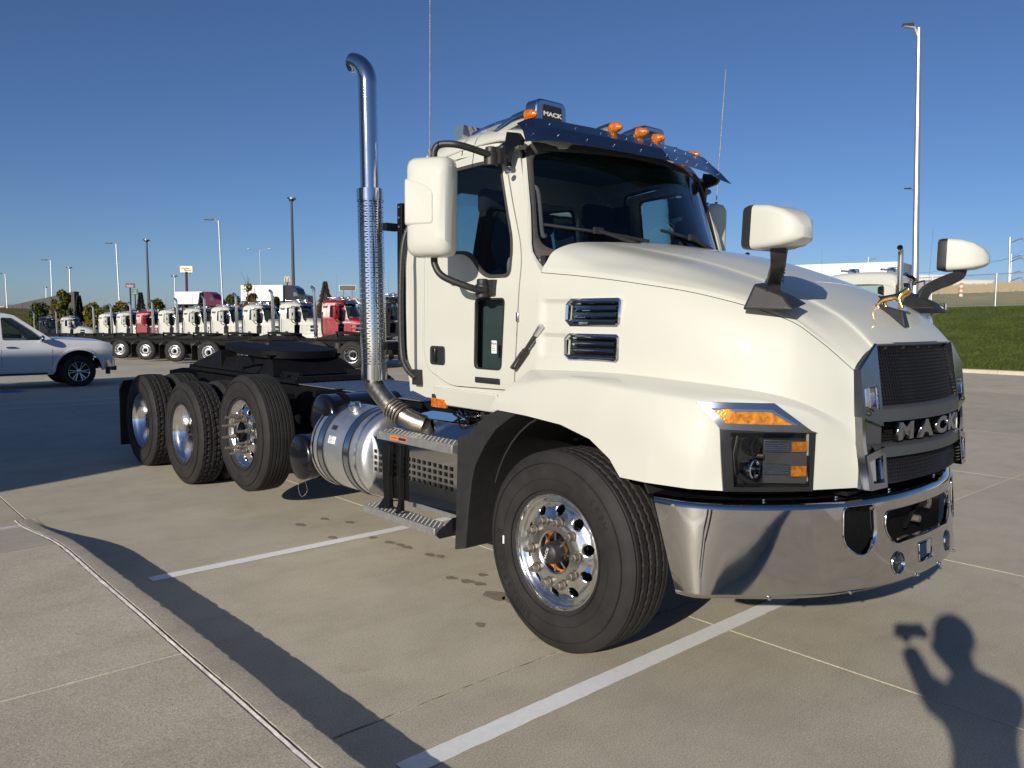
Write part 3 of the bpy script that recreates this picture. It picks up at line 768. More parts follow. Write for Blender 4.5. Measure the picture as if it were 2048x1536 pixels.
lb = MB().box((1.1765, -1.50, .91), (.001, .19, .026)).build('warning_label', M['orange_print'], ST1); MB().box((1.1775, -1.455, .91), (.001, .085, .018)).build('warning_print', M['print_black'], lb)
text('warning_lettering', 'WARNING', .014, M['print_black'], lb, (1.1775, -1.548, .91), frame3((0, 1, 0), (0, 0, 1)), 1.1, .0003)
# exhaust box cover above the step: polished plates
dp = MB(); dp.hexa([(.62, -1.80, .95), (1.03, -1.80, .935), (1.03, -.90, .935), (.62, -.90, .95)], [(.70, -1.74, 1.045), (.955, -1.70, 1.025), (.955, -.92, 1.035), (.70, -.92, 1.045)])
dpo = part('dpf', dp.build('exhaust_cover', M['bumper'], TR, bevel=.008))
MB().box((.63, -1.30, 1.045), (.05, 1.35, .05)).build('cover_rail', M['frame'], dpo, bevel=.004)
for yy in (-1.55, -1.02): MB().ball((.86, yy, .995), .012, 5).build('bolt', M['silver'], dpo)
# dark engine compartment contents below the cab
en = MB(); en.box((.2, -.2, 1.0), (.7, 1.6, .5)); en.box((0, .7, 1.15), (.9, .5, .75)); en.box((.62, -.9, 1.0), (.3, .3, .16))
en.build('engine_block', M['frame'], TR, bevel=.03)
hs = MB()
for y0 in (-1.25, -1.0, -.85): hs.tube(cr([(.45, y0, 1.13), (.68, y0+.1, 1.10), (.80, y0+.22, 1.08), (.82, y0+.34, 1.05)], 8), .045, 12)
hs.lathe([(0, .07), (.05, .085), (.12, .085), (.17, .07)], (.62, -1.2, 1.07), 'x', 20)
hs.build('charge_pipe', M['steel'], TR)
rr = random.Random(8)
hk = MB()
for k in range(26):
    y = -1.4+rr.random()*1.0; x = .6+rr.random()*.35; z = 1.03+rr.random()*.13
    hk.tube(cr([(x, y, z), (x+rr.uniform(-.1, .1), y+.1, z+rr.uniform(-.05, .03)), (x+rr.uniform(-.05, .1), y+.25, z+rr.uniform(-.04, .03))], 5), .006+rr.random()*.008, 6)
hk.build('wiring_loom', M['tank_black'], TR)
om = MB().box((1.0, -1.29, 1.150), (.03, .155, .06)); omo = om.build('side_marker', M['amber'], TR, bevel=.008)
MB().box((.985, -1.29, 1.185), (.03, .17, .035)).build('marker_bracket', M['black'], omo)
# --- exhaust stack
EX = Vector((1.12, -1.90, 0)); lean = Vector((.0, -.028, 1)).normalized()
def exp_(z): return Vector((1.12, -1.875-.028*(z-1.28), z))
st = MB(); pts = [exp_(1.25), exp_(2.0), exp_(2.6), exp_(3.1)]
t0 = exp_(3.245); pts += [t0+Vector((0, -.005*k*k*.0, .0)) for k in ()]
cv = []
for k in range(11):
    a = R(78)*k/10; cv.append(t0+Vector((.16*(1-math.cos(a))*.25, -.17*(1-math.cos(a)), .17*math.sin(a))))
pth = pts+cv
st.tube(pth, [.0635]*len(pth), 36, cap=False)
inn = MB().tube(pth[3:], [.060]*len(pth[3:]), 28, cap=False)
STK = part('stack', st.build('exhaust_stack', M['chrome'], TR)); inn.build('stack_bore', M['gasket'], STK)
# perforated heat shield: sheet wrapped round the pipe with slots cut through
Rh = .087; z0_, z1_ = 1.275, 2.545
def shf(u, v):
    a = u/Rh; c = exp_(v); return c+Vector((Rh*math.cos(a), Rh*math.sin(a), 0))
hb = MB(); nU = 48; nV = 150; zs = [z0_+(z1_-z0_)*k/nV for k in range(nV+1)]
rows = [[shf(2*PI*Rh*j/nU, zv) for j in range(nU+1)] for zv in zs]
cnt = [0]
def skp(c):
    i, j = divmod(cnt[0], nU); cnt[0] += 1
    zz = zs[i]
    if zz < z0_+.085 or zz > z1_-.07: return False
    k = i % 4
    if k == 0: return (j % 3) != 0 
    if k == 2: return ((j+1) % 3) == 0
    return False
hb.grid(rows, skp)
HS = hb.build('heat_shield', M['chrome'], STK, solid=.0025, fix=False, ang=50)
sh2 = MB()
for zz in (z0_+.0, z1_-.065): sh2.tube([exp_(zz-.004), exp_(zz+.072)], Rh+.0035, 48, cap=False)
sh2.build('shield_collar', M['chrome'], HS)
el = MB(); ep = cr([exp_(1.30), exp_(1.24), (1.115, -1.80, 1.175), (1.10, -1.70, 1.10), (1.06, -1.62, 1.045), (1.02, -1.56, 1.01), (.97, -1.50, .985)], 8)
el.tube(ep, [.064]*len(ep), 28); el.build('exhaust_elbow', M['steel'], STK)
cl = MB()
for k in range(5):
    p = Vector((1.10, -1.69, 1.09)).lerp(Vector((1.07, -1.61, 1.045)), k/4); d = Vector((-.03, .10, -.055)).normalized()
    cl.tube([p-d*.006, p+d*.006], .074, 28)
cl.build('pipe_clamp', M['lug'], STK)
bk = MB(); bk.box((.97, -1.74, 1.93), (.06, .055, 1.05)); bk.tube([(.97, -1.72, 2.34), (.93, -1.62, 2.22)], .014, 8); bk.tube([(.97, -1.72, 1.45), (.80, -1.60, 1.40)], .014, 8)
bk.box((1.03, -1.80, 2.30), (.1, .05, .05)); bk.box((1.03, -1.80, 1.50), (.1, .05, .05)); bk.build('stack_bracket', M['frame'], STK, bevel=.003)
for z in (2.43, 2.36, 2.30, 1.56, 1.48): MB().ball((1.003, -1.74, z), .011, 5).build('bracket_bolt', M['silver'], STK)
# ------------------------------------------------------------------ cab
def cabx(z): return sum(cabx0(z+d) for d in (-.06, -.04, -.02, 0, .02, .04, .06))/7
def cabx0(z): return interp(z, [1.13, 1.2, 1.32, 1.98, 2.05, 2.35, 2.62, 2.74, 2.80], [.985, 1.0, 1.015, 1.018, 1.025, .985, .935, .905, .86])
CAB = part('cab', MB().box((0, -.98, 1.22), (1.5, 1.1, .06)).build('cab_floor', M['frame'], TR))
win = rnd([(-1.27, 2.60), (-.80, 2.615), (-.60, 2.12), (-.61, 1.945), (-.83, 1.945), (-.95, 2.095), (-1.27, 2.105)], [.05, .08, .12, .05, .10, .12, .04], 6)
lowin = rnd([(-.905, 1.81), (-.635, 1.81), (-.665, 1.39), (-.915, 1.39)], .035, 5)
door = rnd([(-1.41, 2.66), (-.78, 2.71), (-.50, 2.07), (-.555, 1.28), (-.62, 1.275), (-1.16, 1.265), (-1.40, 1.36), (-1.44, 1.48)], [.05, .10, .10, .03, .02, .08, .08, .02], 6)
body = [(-1.58, 2.76), (-.73, 2.74), (-.64, 2.66), (-.50, 2.30), (-.455, 2.08), (-.335, 1.93), (-.335, 1.42), (-.45, 1.30), (-.55, 1.20), (-.75, 1.165), (-1.45, 1.175), (-1.60, 1.21), (-1.63, 1.33), (-1.645, 2.06), (-1.63, 2.5)]
hole_door = [tuple(p) for p in door]
wino = rnd([(-1.29, 2.62), (-.79, 2.635), (-.58, 2.12), (-.592, 1.925), (-.84, 1.925), (-.965, 2.075), (-1.29, 2.085)], [.05, .08, .12, .05, .10, .12, .04], 6)
def tp_(u, v): return smoothstep((u+1.05)/.5)*smoothstep((v-1.84)/.24)
def sidef(s, lift=0.): return lambda u, v: Vector((s*(cabx(v)+lift-.062*tp_(u, v)), u-.052*tp_(u, v), v))
for s in (1, -1):
    key = 'cabside'
    o = part(key, panel(body, [hole_door], sidef(s), .045).build('cab_side', M['paint'], TR, solid=.02, off=-s, ang=30))
    # door, slightly inset all round so that the shut line is a real gap
    dd = []
    n = len(door); area = 1
    cx, cy = sum(p[0] for p in door)/n, sum(p[1] for p in door)/n
    for i in range(n):
        p, a, b = Vector(door[i]), Vector(door[i-1]), Vector(door[(i+1) % n]); t = (b-a).normalized(); nn = Vector((t.y, -t.x))
        if (Vector((cx, cy))-p).dot(nn) < 0: nn = -nn
        dd.append(tuple(p+nn*.007))
    dr = part('door', panel(dd, [wino, lowin], sidef(s, .003), .045).build('door', M['paint'], TR, solid=.022, off=-s, ang=30))
    strip([tuple(p) for p in door], -.012, sidef(s, -.018)).build('door_seal', M['gasket'], dr)
    strip([tuple(p) for p in door], .012, sidef(s, -.018)).build('door_seal', M['gasket'], dr)
    fr_ = MB(); w0 = wino; 
    rows = [[sidef(s, .006)(*p) for p in w0+[w0[0]]], [sidef(s, .006)(*p) for p in win+[win[0]]], [sidef(s, -.012)(*p) for p in win+[win[0]]]]
    fr_.grid(rows) if len(win) == len(wino) else None
    fr_.build('window_seal', M['rubber'], dr)
    panel(win, [], sidef(s, -.010), .12).build('window_glass', M['glass'], dr)
    strip(lowin, -.010, sidef(s, .0075)).build('window_seal', M['gasket'], dr)
    lg = panel(lowin, [], sidef(s, -.004), .15).build('lower_window', M['glass'], dr)
    MB().box((s*.93, -.78, 1.6), (.01, .34, .5)).build('door_lining', M['cabin'], dr)
    if s > 0:
        st_ = MB().box((cabx(1.5)+.000, -.735, 1.525), (.002, .045, .075)).build('window_sticker', M['print_white'], dr)
        text('sticker_text', 'Mack', .020, M['print_black'], st_, (cabx(1.5)+.002, -.735, 1.545), frame3((0, 1, 0), (0, 0, 1)), 1., .0003)
        for k in range(3): MB().box((cabx(1.5)+.0015, -.738, 1.525-k*.010), (.001, .028, .0025)).build('sticker_print', M['print_black'], st_)
    # handle
    hx = cabx(1.45)
    hb_ = MB(); hb_.prism(rnd([(-1.36, 1.395), (-1.205, 1.395), (-1.205, 1.515), (-1.36, 1.515)], .025, 4), s*(hx+.002), s*(hx+.010)); ho = hb_.build('door_handle', M['black'], dr, bevel=.003)
    MB().box((s*(hx+.018), -1.30, 1.455), (.018, .035, .09)).build('handle_paddle', M['tank_black'], ho, bevel=.005)
    # name plate
    npl = MB().box((s*(cabx(1.33)+.008), -.79, 1.325), (.008, .225, .034)).build('name_plate', M['black'], dr, bevel=.003)
    if s > 0: text('plate_lettering', 'ANTHEM', .026, M['silver'], npl, (cabx(1.33)+.0125, -.80, 1.325), frame3((0, 1, 0), (0, 0, 1)), 1.35, .0008)
    # grab rail behind the door
    gr_ = MB(); gr_.tube(cr([(s*1.0, -1.60, 2.32), (s*1.045, -1.625, 2.18), (s*1.058, -1.64, 1.90), (s*1.058, -1.635, 1.50), (s*1.06, -1.585, 1.37), (s*1.04, -1.50, 1.30)], 8), .019, 12)
    gr_.box((s*1.035, -1.49, 1.305), (.03, .07, .10)); part('grab', gr_.build('grab_rail', M['black'], TR))
    bd = MB(); rows = [[Vector((s*(cabx(z)+.0025), y, z)) for y in (-1.545, -1.515)] for z in [1.33+k*.1 for k in range(13)]]; bd.grid(rows); part('band', bd.build('trim_band', M['greyband'], TR))
    # cast hinge cap and drip rail, sill moulding
    MB().box((s*(cabx(1.7)+.006), -.525, 1.70), (.014, .022, .055)).build('side_marker', M['silver'], TR, bevel=.006)
    dr_ = MB().tube(cr([(s*.925, -1.42, 2.705), (s*.915, -1.1, 2.735), (s*.915, -.80, 2.735), (s*.92, -.68, 2.70)], 6), .009, 8); part('roofp', dr_.build('drip_rail', M['paint'], TR))
    sb = MB(); sb.hexa([(s*.97, -1.30, 1.14), (s*1.005, -1.30, 1.14), (s*1.005, -.70, 1.135), (s*.97, -.70, 1.135)], [(s*.97, -1.33, 1.252), (s*1.03, -1.33, 1.252), (s*1.03, -.70, 1.252), (s*.97, -.70, 1.252)])
    part('cabside', sb.build('sill_moulding', M['paint'], TR, bevel=.008))
# rear wall with its window
rwh = rnd([(-.62, 2.12), (.62, 2.12), (.62, 2.56), (-.62, 2.56)], .09, 5)
rw = panel([(-.985, 1.2), (.985, 1.2), (1.0, 1.4), (1.0, 2.05), (.93, 2.55), (.88, 2.74), (-.88, 2.74), (-.93, 2.55), (-1.0, 2.05), (-1.0, 1.4)], [rwh], lambda u, v: Vector((u, -1.632, v)), .15)
RW = part('cabside', rw.build('rear_wall', M['paint'], TR, solid=.02, off=0))
part('glassr', panel(rwh, [], lambda u, v: Vector((u, -1.64, v)), .2).build('rear_window', M['glass'], RW))
strip(rwh, .03, lambda u, v: Vector((u, -1.653, v))).build('window_seal', M['rubber'], RW)
# roof
rows = []
for y, dz, kx in ((-1.655, -.30, .985), (-1.65, -.17, .99), (-1.62, -.085, 1.0), (-1.56, -.03, 1.0), (-1.46, -.004, 1.0), (-1.30, .010, 1.0), (-1.05, .008, 1.0), (-.85, -.012, 1.0), (-.68, -.055, 1.0), (-.60, -.11, .99), (-.56, -.17, .97)):
    row = []
    for x, z in ((.925, 2.67), (.918, 2.71), (.905, 2.75), (.875, 2.79), (.81, 2.83), (.70, 2.862), (.50, 2.885), (.25, 2.895)):
        row.append((x*kx-.05*smoothstep((y+.95)/.4), min(y, -.66) if z < 2.80 else min(y, -.62) if z < 2.84 else y, z+dz*(smoothstep((z-2.66)/.16) if y > -1 else 1)))
    full = [Vector(p) for p in row]+[Vector((0, y, 2.90+dz))]+[Vector((-p[0], p[1], p[2])) for p in row[::-1]]; rows.append(full)
RF = part('roof', MB().grid(rows).build('roof', M['paint'], TR, solid=.02, ang=40))
sm = MB(); rows2 = []
for i in range(2): rows2.append([(p.x*1.0015, -1.16+.005*i, p.z+.0145) for p in rows[5]])
sm.grid(rows2).build('roof_seam', M['gasket'], RF)
# windscreen surface
def wsy(x, z):
    t = (z-2.03)/.65; return (-.115-.365*(x/.885)**2)*(1-t)+(-.46-.20*(x/.845)**2)*t
def wsf(lift=0.): return lambda u, v: Vector((u, wsy(u, v)+lift, v))
wsg = rnd([(-.895, 2.085), (0, 2.02), (.895, 2.085), (.822, 2.665), (0, 2.69), (-.822, 2.665)], [.10, .2, .10, .09, .2, .09], 7)
wso = rnd([(-.950, 2.025), (0, 1.97), (.950, 2.025), (.850, 2.72), (0, 2.745), (-.850, 2.72)], [.10, .2, .10, .10, .2, .10], 7)
rows = [[wsf(.006)(*p) for p in wso+[wso[0]]], [wsf(.022)(*((Vector(p)+Vector(q))/2)) for p, q in zip(wso+[wso[0]], wsg+[wsg[0]])], [wsf(.010)(*p) for p in wsg+[wsg[0]]], [wsf(-.012)(*p) for p in wsg+[wsg[0]]]]
WS = part('ws', MB().grid(rows).build('windscreen_seal', M['rubber'], TR, ang=60))
part('ws', panel(wsg, [], wsf(0), .09).build('windscreen', M['glass'], WS, ang=180))
# painted surround and pillars
for s in (1, -1):
    pil = MB()
    rows = []
    for z in [1.90+k*.042 for k in range(18)]:
        t = (z-2.03)/.65; tq = smoothstep((z-1.84)/.24); xo = cabx(z)-.062*tq-.003; xe = min(interp(z, [2.025, 2.72], [.951, .851]), xo-.004)
        yo = interp(z, [1.9, 1.93, 2.08, 2.30, 2.66, 2.76], [-.34, -.34, -.455, -.50, -.605, -.64])-.052*tq
        yi = wsy(xe, z)-.004 if z > 1.95 else -.36
        mid = Vector((xo-.003, (yo+yi)/2, z))
        rows.append([(s*xo, yo-.02, z), (s*xo, yo+.004, z), (s*mid.x, max(mid.y, yo+.006), z), (s*xe, max(yi+.003, yo+.010), z)])
    pil.grid(rows); part('cabside', pil.build('pillar', M['paint'], TR, ang=50))
rows = [[(x, wsy(x, z)-.006, z) for x in [-.9+k*.1 for k in range(19)]] for z in (2.60, 2.68, 2.74, 2.80)]
rows.append([(x, wsy(x, 2.8)-.07, 2.845-.03*(x/.9)**2) for x in [-.9+k*.1 for k in range(19)]]); 
cw = MB().box((0, -.40, 1.78), (1.9, .04, .52)); cw.box((0, -.22, 1.985), (1.84, .28, .03)); part('cowl', cw.build('cowl', M['black'], TR))
# wipers
for x0, x1 in ((.18, .86), (-.52, .16)):
    b = MB(); b.tube([wsf(.02)(x0-.05, 2.02)+Vector((0, .03, 0)), wsf(.05)(x0+.25, 2.14), wsf(.045)(x0+.42, 2.195)], .012, 8); b.tube([wsf(.014)(x0+.10+.057*k, 2.15+.0075*k) for k in range(11)], .010, 6)
    b.box(wsf(.045)(x0+.42, 2.195), (.07, .02, .035)); b.build('wiper', M['black'], TR)
# interior
it = MB(); it.box((0, -.62, 1.93), (1.80, .34, .28)); it.box((-.45, -.68, 2.08), (.55, .22, .10)); part('inner', it.build('dashboard', M['dash'], TR, bevel=.05))
it = MB(); it.box((0, -1.55, 1.75), (1.84, .05, .74)); it.box((0, -1.16, 2.755), (1.60, .84, .02)); it.box((0, -1.0, 1.30), (1.9, 1.2, .04)); it.box((0, -.76, 2.70), (1.4, .18, .10))
for s in (1, -1): it.box((s*.95, -1.49, 2.3), (.02, .22, .6))
part('inner', it.build('cabin_lining', M['cabin'], TR, bevel=.01))
for s in (1, -1):
    b = MB(); b.box((s*.5, -1.02, 1.72), (.50, .50, .16)); b.box((s*.5, -1.27, 2.08), (.50, .15, .66), Matrix.Rotation(R(-8), 3, 'X'), (.8, .8)); b.box((s*.5, -1.32, 2.46), (.30, .10, .18)); b.box((s*.5, -1.02, 1.5), (.3, .3, .3))
    part('inner', b.build('seat', M['seat'], TR, bevel=.05, segs=3))
b = MB(); b.tube(cr([Vector((-.45+.22*math.cos(a), -.72+.08*math.sin(a)*.0-.10*math.sin(a), 2.02+.18*math.sin(a))) for a in [2*PI*k/24 for k in range(25)]], 2), .014, 8); b.cyl((-.45, -.72, 2.02), (-.45, -.5, 1.9), .03); b.box((-.45, -.72, 2.02), (.38, .03, .05)); b.build('steering_wheel', M['cabin'], TR)
b = MB().tube(cr([(.86, -.60, 2.45), (.83, -.57, 2.42), (.86, -.50, 2.18), (.86, -.47, 2.16)], 6), .012, 8); b.build('pillar_grip', M['grey_trim'], TR)
# ------------------------------------------------------------------ sun visor
def vis_lo(x):
    def q(a): return interp(a, [0, .4, .6, .74, .86, .93, 1.0, 1.1], [-.268, -.392, -.452, -.500, -.532, -.528, -.492, -.44]), interp(a, [0, .4, .6, .74, .86, 1.0, 1.1], [2.662, 2.688, 2.700, 2.708, 2.700, 2.665, 2.63])
    a = abs(x); k = [q(max(0, a+d)) for d in ((-.05, -.025, 0, .025, .05) if a > .1 else (0,))]
    return Vector((x, sum(p[0] for p in k)/len(k), sum(p[1] for p in k)/len(k)))
def vis_hi(x):
    a = abs(x); return Vector((x*.93, interp(a, [0, .43, .75, .92, 1.0], [-.430, -.550, -.611, -.615, -.645]), interp(a, [0, .43, .75, .92, 1.0], [2.806, 2.843, 2.852, 2.840, 2.800])))
rows = []
xs_ = [-1+k/20 for k in range(41)]
for t in (0, .03, .5, 1): rows.append([vis_lo(x).lerp(vis_hi(x), t)+Vector((0, .012*math.sin(PI*t), .010*math.sin(PI*t))) for x in xs_])
VS = part('visor', MB().grid(rows).build('sun_visor', M['visor'], TR, solid=.003, off=0, ang=14))
rv = MB()
for k in range(11):
    for t, dx in ((.22, 0), (.72, .04)):
        x = -.92+k*.184+dx
        if abs(x) > .98: continue
        p = vis_lo(x).lerp(vis_hi(x), t)+Vector((0, .011, .009)); rv.ball(p, .0042, 4)
tag(rv.build('rivet', M['silver'], VS), kind='stuff')
for s in (1, -1):
    b = MB()
    b.prism([(-.756, 2.688), (-.704, 2.702), (-.69, 2.755), (-.60, 2.735), (-.56, 2.69), (-.583, 2.665), (-.663, 2.648), (-.679, 2.584), (-.671, 2.560), (-.703, 2.562), (-.723, 2.615)], s*.940, s*.968)
    o = b.build('visor_bracket', M['tank_black'], VS)
    MB().ball((s*.972, -.725, 2.675), .013, 5).build('bracket_bolt', M['silver'], o); MB().ball((s*.972, -.672, 2.53), .019, 5).build('bracket_bolt', M['silver'], o)
# roof marker lamps, sign boxes, horns
for x, y, z in ((.794, -.701, 2.875), (.21, -.56, 2.871), (0, -.525, 2.868), (-.21, -.56, 2.868), (-.794, -.701, 2.862)):
    b = MB(); pr_ = [(-.36, .004), (-.34, .016), (-.25, .030), (-.10, .037), (-.03, .040), (-.001, .040)]
    b.lathe(pr_, n=20, axis='y', cap0=True); 
    for v in b.v: v.z = v.z*(.9) - .10*max(0, (-v.y-.03)/.33)**2
    b.tf(Matrix.Translation((x, y, z))); o = part('marker', b.build('roof_marker', M['chrome'], TR))
    l = MB().lathe([(0, .036), (.025, .034), (.052, .026), (.074, .015), (.083, .001)], (x, y, z), 'y', 18); l.build('marker_lens', M['amber'], o)
    r_ = MB().tube([(x-.032, y+.035, z+.025), (x, y+.050, z+.012), (x+.0, y+.068, z)], .003, 5); r_.build('lens_rib', M['amber2'], o)
for s in (1, -1):
    x, y = s*.50, -.80
    b = MB(); b.prism(rnd([(x-.14, 2.84), (x+.14, 2.84), (x+.125, 3.035), (x-.125, 3.035)], .05, 5), y-.11, y, 'y'); o = part('roofp', b.build('sign_box', M['chrome'], TR, bevel=.012))
    MB().prism(rnd([(x-.085, 2.865), (x+.085, 2.865), (x+.080, 3.0), (x-.080, 3.0)], .008, 2), y+.001, y+.005, 'y').build('sign_panel', M['print_black'], o)
    text('sign_lettering', 'MACK', .036, M['print_white'], o, (x, y+.0062, 2.945), frame3((-1, 0, 0), (0, 0, 1)), 1.55, .0006, .0012)
    b = MB(); b.lathe([(-.60, .022), (-.30, .024), (-.12, .032), (-.03, .05), (0, .068)], (s*.50, -.925, 2.955), 'y', 20); b.box((s*.50, -1.1, 2.915), (.04, .04, .06)); b.box((s*.50, -1.0, 2.915), (.04, .04, .06)); part('roofp', b.build('air_horn', M['chrome'], TR))
    b = MB(); b.tube(cr([(s*.62, -1.42, 2.905), (s*.62, -1.2, 2.93), (s*.66, -.9, 2.925), (s*.72, -.76, 2.90)], 6), .020, 10); b.build('roof_rail', M['chrome'], TR)
b = MB(); b.hexa([(.45, -1.60, 2.86), (.62, -1.60, 2.86), (.62, -1.56, 2.86), (.45, -1.56, 2.86)], [(.43, -1.62, 3.0), (.64, -1.62, 3.0), (.64, -1.50, 2.985), (.43, -1.50, 2.985)]); b.build('roof_deflector', M['chrome'], TR)
# ------------------------------------------------------------------ door mirrors with antennas
for s in (1, -1):
    prof = lambda w, h, r: rnd([(-w, -h), (w, -h), (w, h), (-w, h)], r, 5)
    rows = []
    for d, w, h in ((.0, .125, .262), (.035, .135, .278), (.075, .135, .278), (.125, .128, .27), (.150, .112, .25), (.160, .08, .20), (.162, .03, .08)):
        pl = prof(w, h, .06)
        rows.append([Vector((u, d, v)) for u, v in pl+[pl[0]]])
    b = MB().grid(rows); n0 = len(b.v)
    for v in b.v:   # moulded step on the outer shell
        if v.y > .12:
            pass
    b.grid([[Vector((u, .0, v)) for u, v in (lambda q: q+[q[0]])(prof(.125, .262, .06))], [Vector((u, .002, v)) for u, v in (lambda q: q+[q[0]])(prof(.03, .05, .01))]])
    # shell faces forward/outward
    yawm = Matrix.Rotation(R(-60) if s > 0 else R(60), 4, 'Z')
    mt = Matrix.Translation((s*1.335, -.90, 2.310)) @ yawm @ Matrix.Translation((0, -.06, 0))
    if s < 0: b = b.mirror()
    b.tf(mt); MR = part('mirror', b.build('door_mirror', M['paint'], TR, ang=40))
    g = MB(); g.box((0, -.004, 0), (.22, .004, .48)); g.tf(mt); g.build('mirror_glass', M['chrome'], MR)
    st_ = MB(); st_.grid([[Vector((u*k+(.03)*(1-k), .1605+d, v*k+.035*(1-k))) for u, v in (lambda q: q+[q[0]])(rnd([(.126, -.10), (-.045, -.10), (-.045, .075), (.0, .115), (.126, .155)], .02, 3))] for k, d in ((1.03, -.006), (1.0, .0), (.94, .006), (.3, .004), (.0, .003))])
    if s < 0: st_ = st_.mirror()
    st_.tf(mt); st_.build('shell_recess', M['paint'], MR, bevel=.008, segs=3)
    b = MB(); b.tube(cr([(s*1.30, -.935, 2.57), (s*1.30, -.93, 2.64), (s*1.275, -.90, 2.672), (s*1.20, -.82, 2.665), (s*1.02, -.775, 2.63)], 8), .020, 12)
    b.lathe([(-.055, .035), (-.05, .042), (.02, .042), (.026, .034), (.05, .034), (.055, .026)], (s*1.0, -.79, 2.625), 'z', 20); b.box((s*.965, -.76, 2.63), (.04, .07, .10)); b.build('mirror_arm', M['black'], MR); b = MB()
    b.tube(cr([(s*1.30, -.935, 2.05), (s*1.30, -.925, 1.99), (s*1.27, -.88, 1.925), (s*1.15, -.78, 1.865), (s*1.06, -.765, 1.85)], 8), .020, 12)
    b.lathe([(-.055, .035), (-.05, .042), (.02, .042), (.026, .034), (.05, .034), (.055, .026)], (s*1.06, -.79, 1.865), 'z', 20); b.box((s*1.03, -.75, 1.87), (.03, .07, .09))
    b.build('mirror_arm', M['black'], MR)
    b = MB(); p0 = Vector((s*1.375, -.87, 2.565)); p1 = Vector((s*1.40, -.83, 3.95)) if s > 0 else Vector((s*1.40, -.83, 3.62))
    b.cyl(p0, p0.lerp(p1, .045), .011, 8); b.tube([p0, p1], [.0028, .0016], 6)
    for k in range(90 if s > 0 else 70):   # spiral wrap
        q = p0.lerp(p1, .06+.93*k/90); b.lathe([(-.003, .0045), (.003, .0045)], q, 'z', 6)
    part('antenna', b.build('antenna', M['lug'], MR))
# ------------------------------------------------------------------ hood
rowsdef = [
 [(0, -.22, 2.150), (0, .1, 2.095), (0, .4, 2.025), (0, .8, 1.885), (0, 1.05, 1.755), (0, 1.17, 1.665), (0, 1.235, 1.590)],
 [(.25, -.23, 2.146), (.25, .1, 2.09), (.25, .4, 2.02), (.25, .8, 1.878), (.25, 1.05, 1.75), (.25, 1.17, 1.66), (.25, 1.230, 1.588)],
 [(.52, -.255, 2.132), (.50, .1, 2.062), (.48, .4, 1.99), (.46, .8, 1.856), (.445, 1.05, 1.737), (.435, 1.15, 1.662), (.43, 1.222, 1.586)],
 [(.60, -.265, 2.128), (.575, .1, 2.048), (.55, .4, 1.975), (.52, .8, 1.84), (.49, 1.05, 1.72), (.475, 1.14, 1.650), (.46, 1.219, 1.570)],
 [(.80, -.29, 2.112), (.77, .1, 2.025), (.74, .4, 1.955), (.66, .8, 1.825), (.585, 1.0, 1.735), (.545, 1.12, 1.645), (.515, 1.214, 1.545)],
 [(.935, -.32, 2.065), (.905, 0, 1.985), (.875, .3, 1.935), (.80, .7, 1.835), (.69, .98, 1.730), (.615, 1.11, 1.625), (.555, 1.210, 1.515)],
 [(.985, -.335, 2.00), (.965, 0, 1.945), (.935, .3, 1.90), (.855, .68, 1.82), (.735, .98, 1.71), (.65, 1.11, 1.60), (.573, 1.208, 1.50)],
 [(1.011, -.345, 1.945), (.990, -.05, 1.915), (.962, .3, 1.868), (.889, .64, 1.806), (.756, .985, 1.693), (.675, 1.10, 1.595), (.587, 1.206, 1.475)],
 [(1.030, -.35, 1.80), (1.02, -.05, 1.79), (1.00, .3, 1.76), (.93, .66, 1.71), (.79, .995, 1.60), (.70, 1.11, 1.52), (.587, 1.210, 1.42)],
 [(1.042, -.35, 1.62), (1.035, -.05, 1.61), (1.02, .3, 1.60), (.955, .68, 1.56), (.81, 1.01, 1.47), (.71, 1.125, 1.40), (.587, 1.215, 1.33)],
 [(1.047, -.35, 1.415), (1.045, 0, 1.424), (1.030, .27, 1.424), (.980, .60, 1.406), (.86, .95, 1.370), (.76, 1.085, 1.322), (.587, 1.224, 1.214)],
 [(1.09, -.36, 1.405), (1.095, 0, 1.416), (1.09, .3, 1.410), (1.03, .64, 1.387), (.90, .97, 1.350), (.79, 1.10, 1.298), (.587, 1.226, 1.180)],
 [(1.155, -.40, 1.345), (1.165, 0, 1.394), (1.160, .35, 1.378), (1.09, .72, 1.352), (.915, 1.00, 1.325), (.768, 1.12, 1.258), (.585, 1.228, 1.150)],
 [(1.178, -.46, 1.295), (1.185, 0, 1.350), (1.182, .35, 1.335), (1.11, .75, 1.30), (.915, 1.01, 1.25), (.756, 1.12, 1.19), (.582, 1.230, 1.10)],
 [(1.190, -.53, 1.235), (1.198, -.15, 1.26), (1.198, .30, 1.235), (1.145, .77, 1.12), (.90, 1.02, 1.10), (.756, 1.12, 1.08), (.565, 1.236, 1.03)],
 [(1.185, -.572, 1.190), (1.2, -.26, 1.181), (1.2, 0, 1.160), (1.2, .2, 1.110), (1.2, .33, 1.030), (1.2, .395, .952), (1.197, .545, .950), (1.156, .76, .950), (1.073, .885, .950), (.912, 1.006, .950), (.758, 1.121, .950), (.55, 1.23, .950)]]
NC = 150
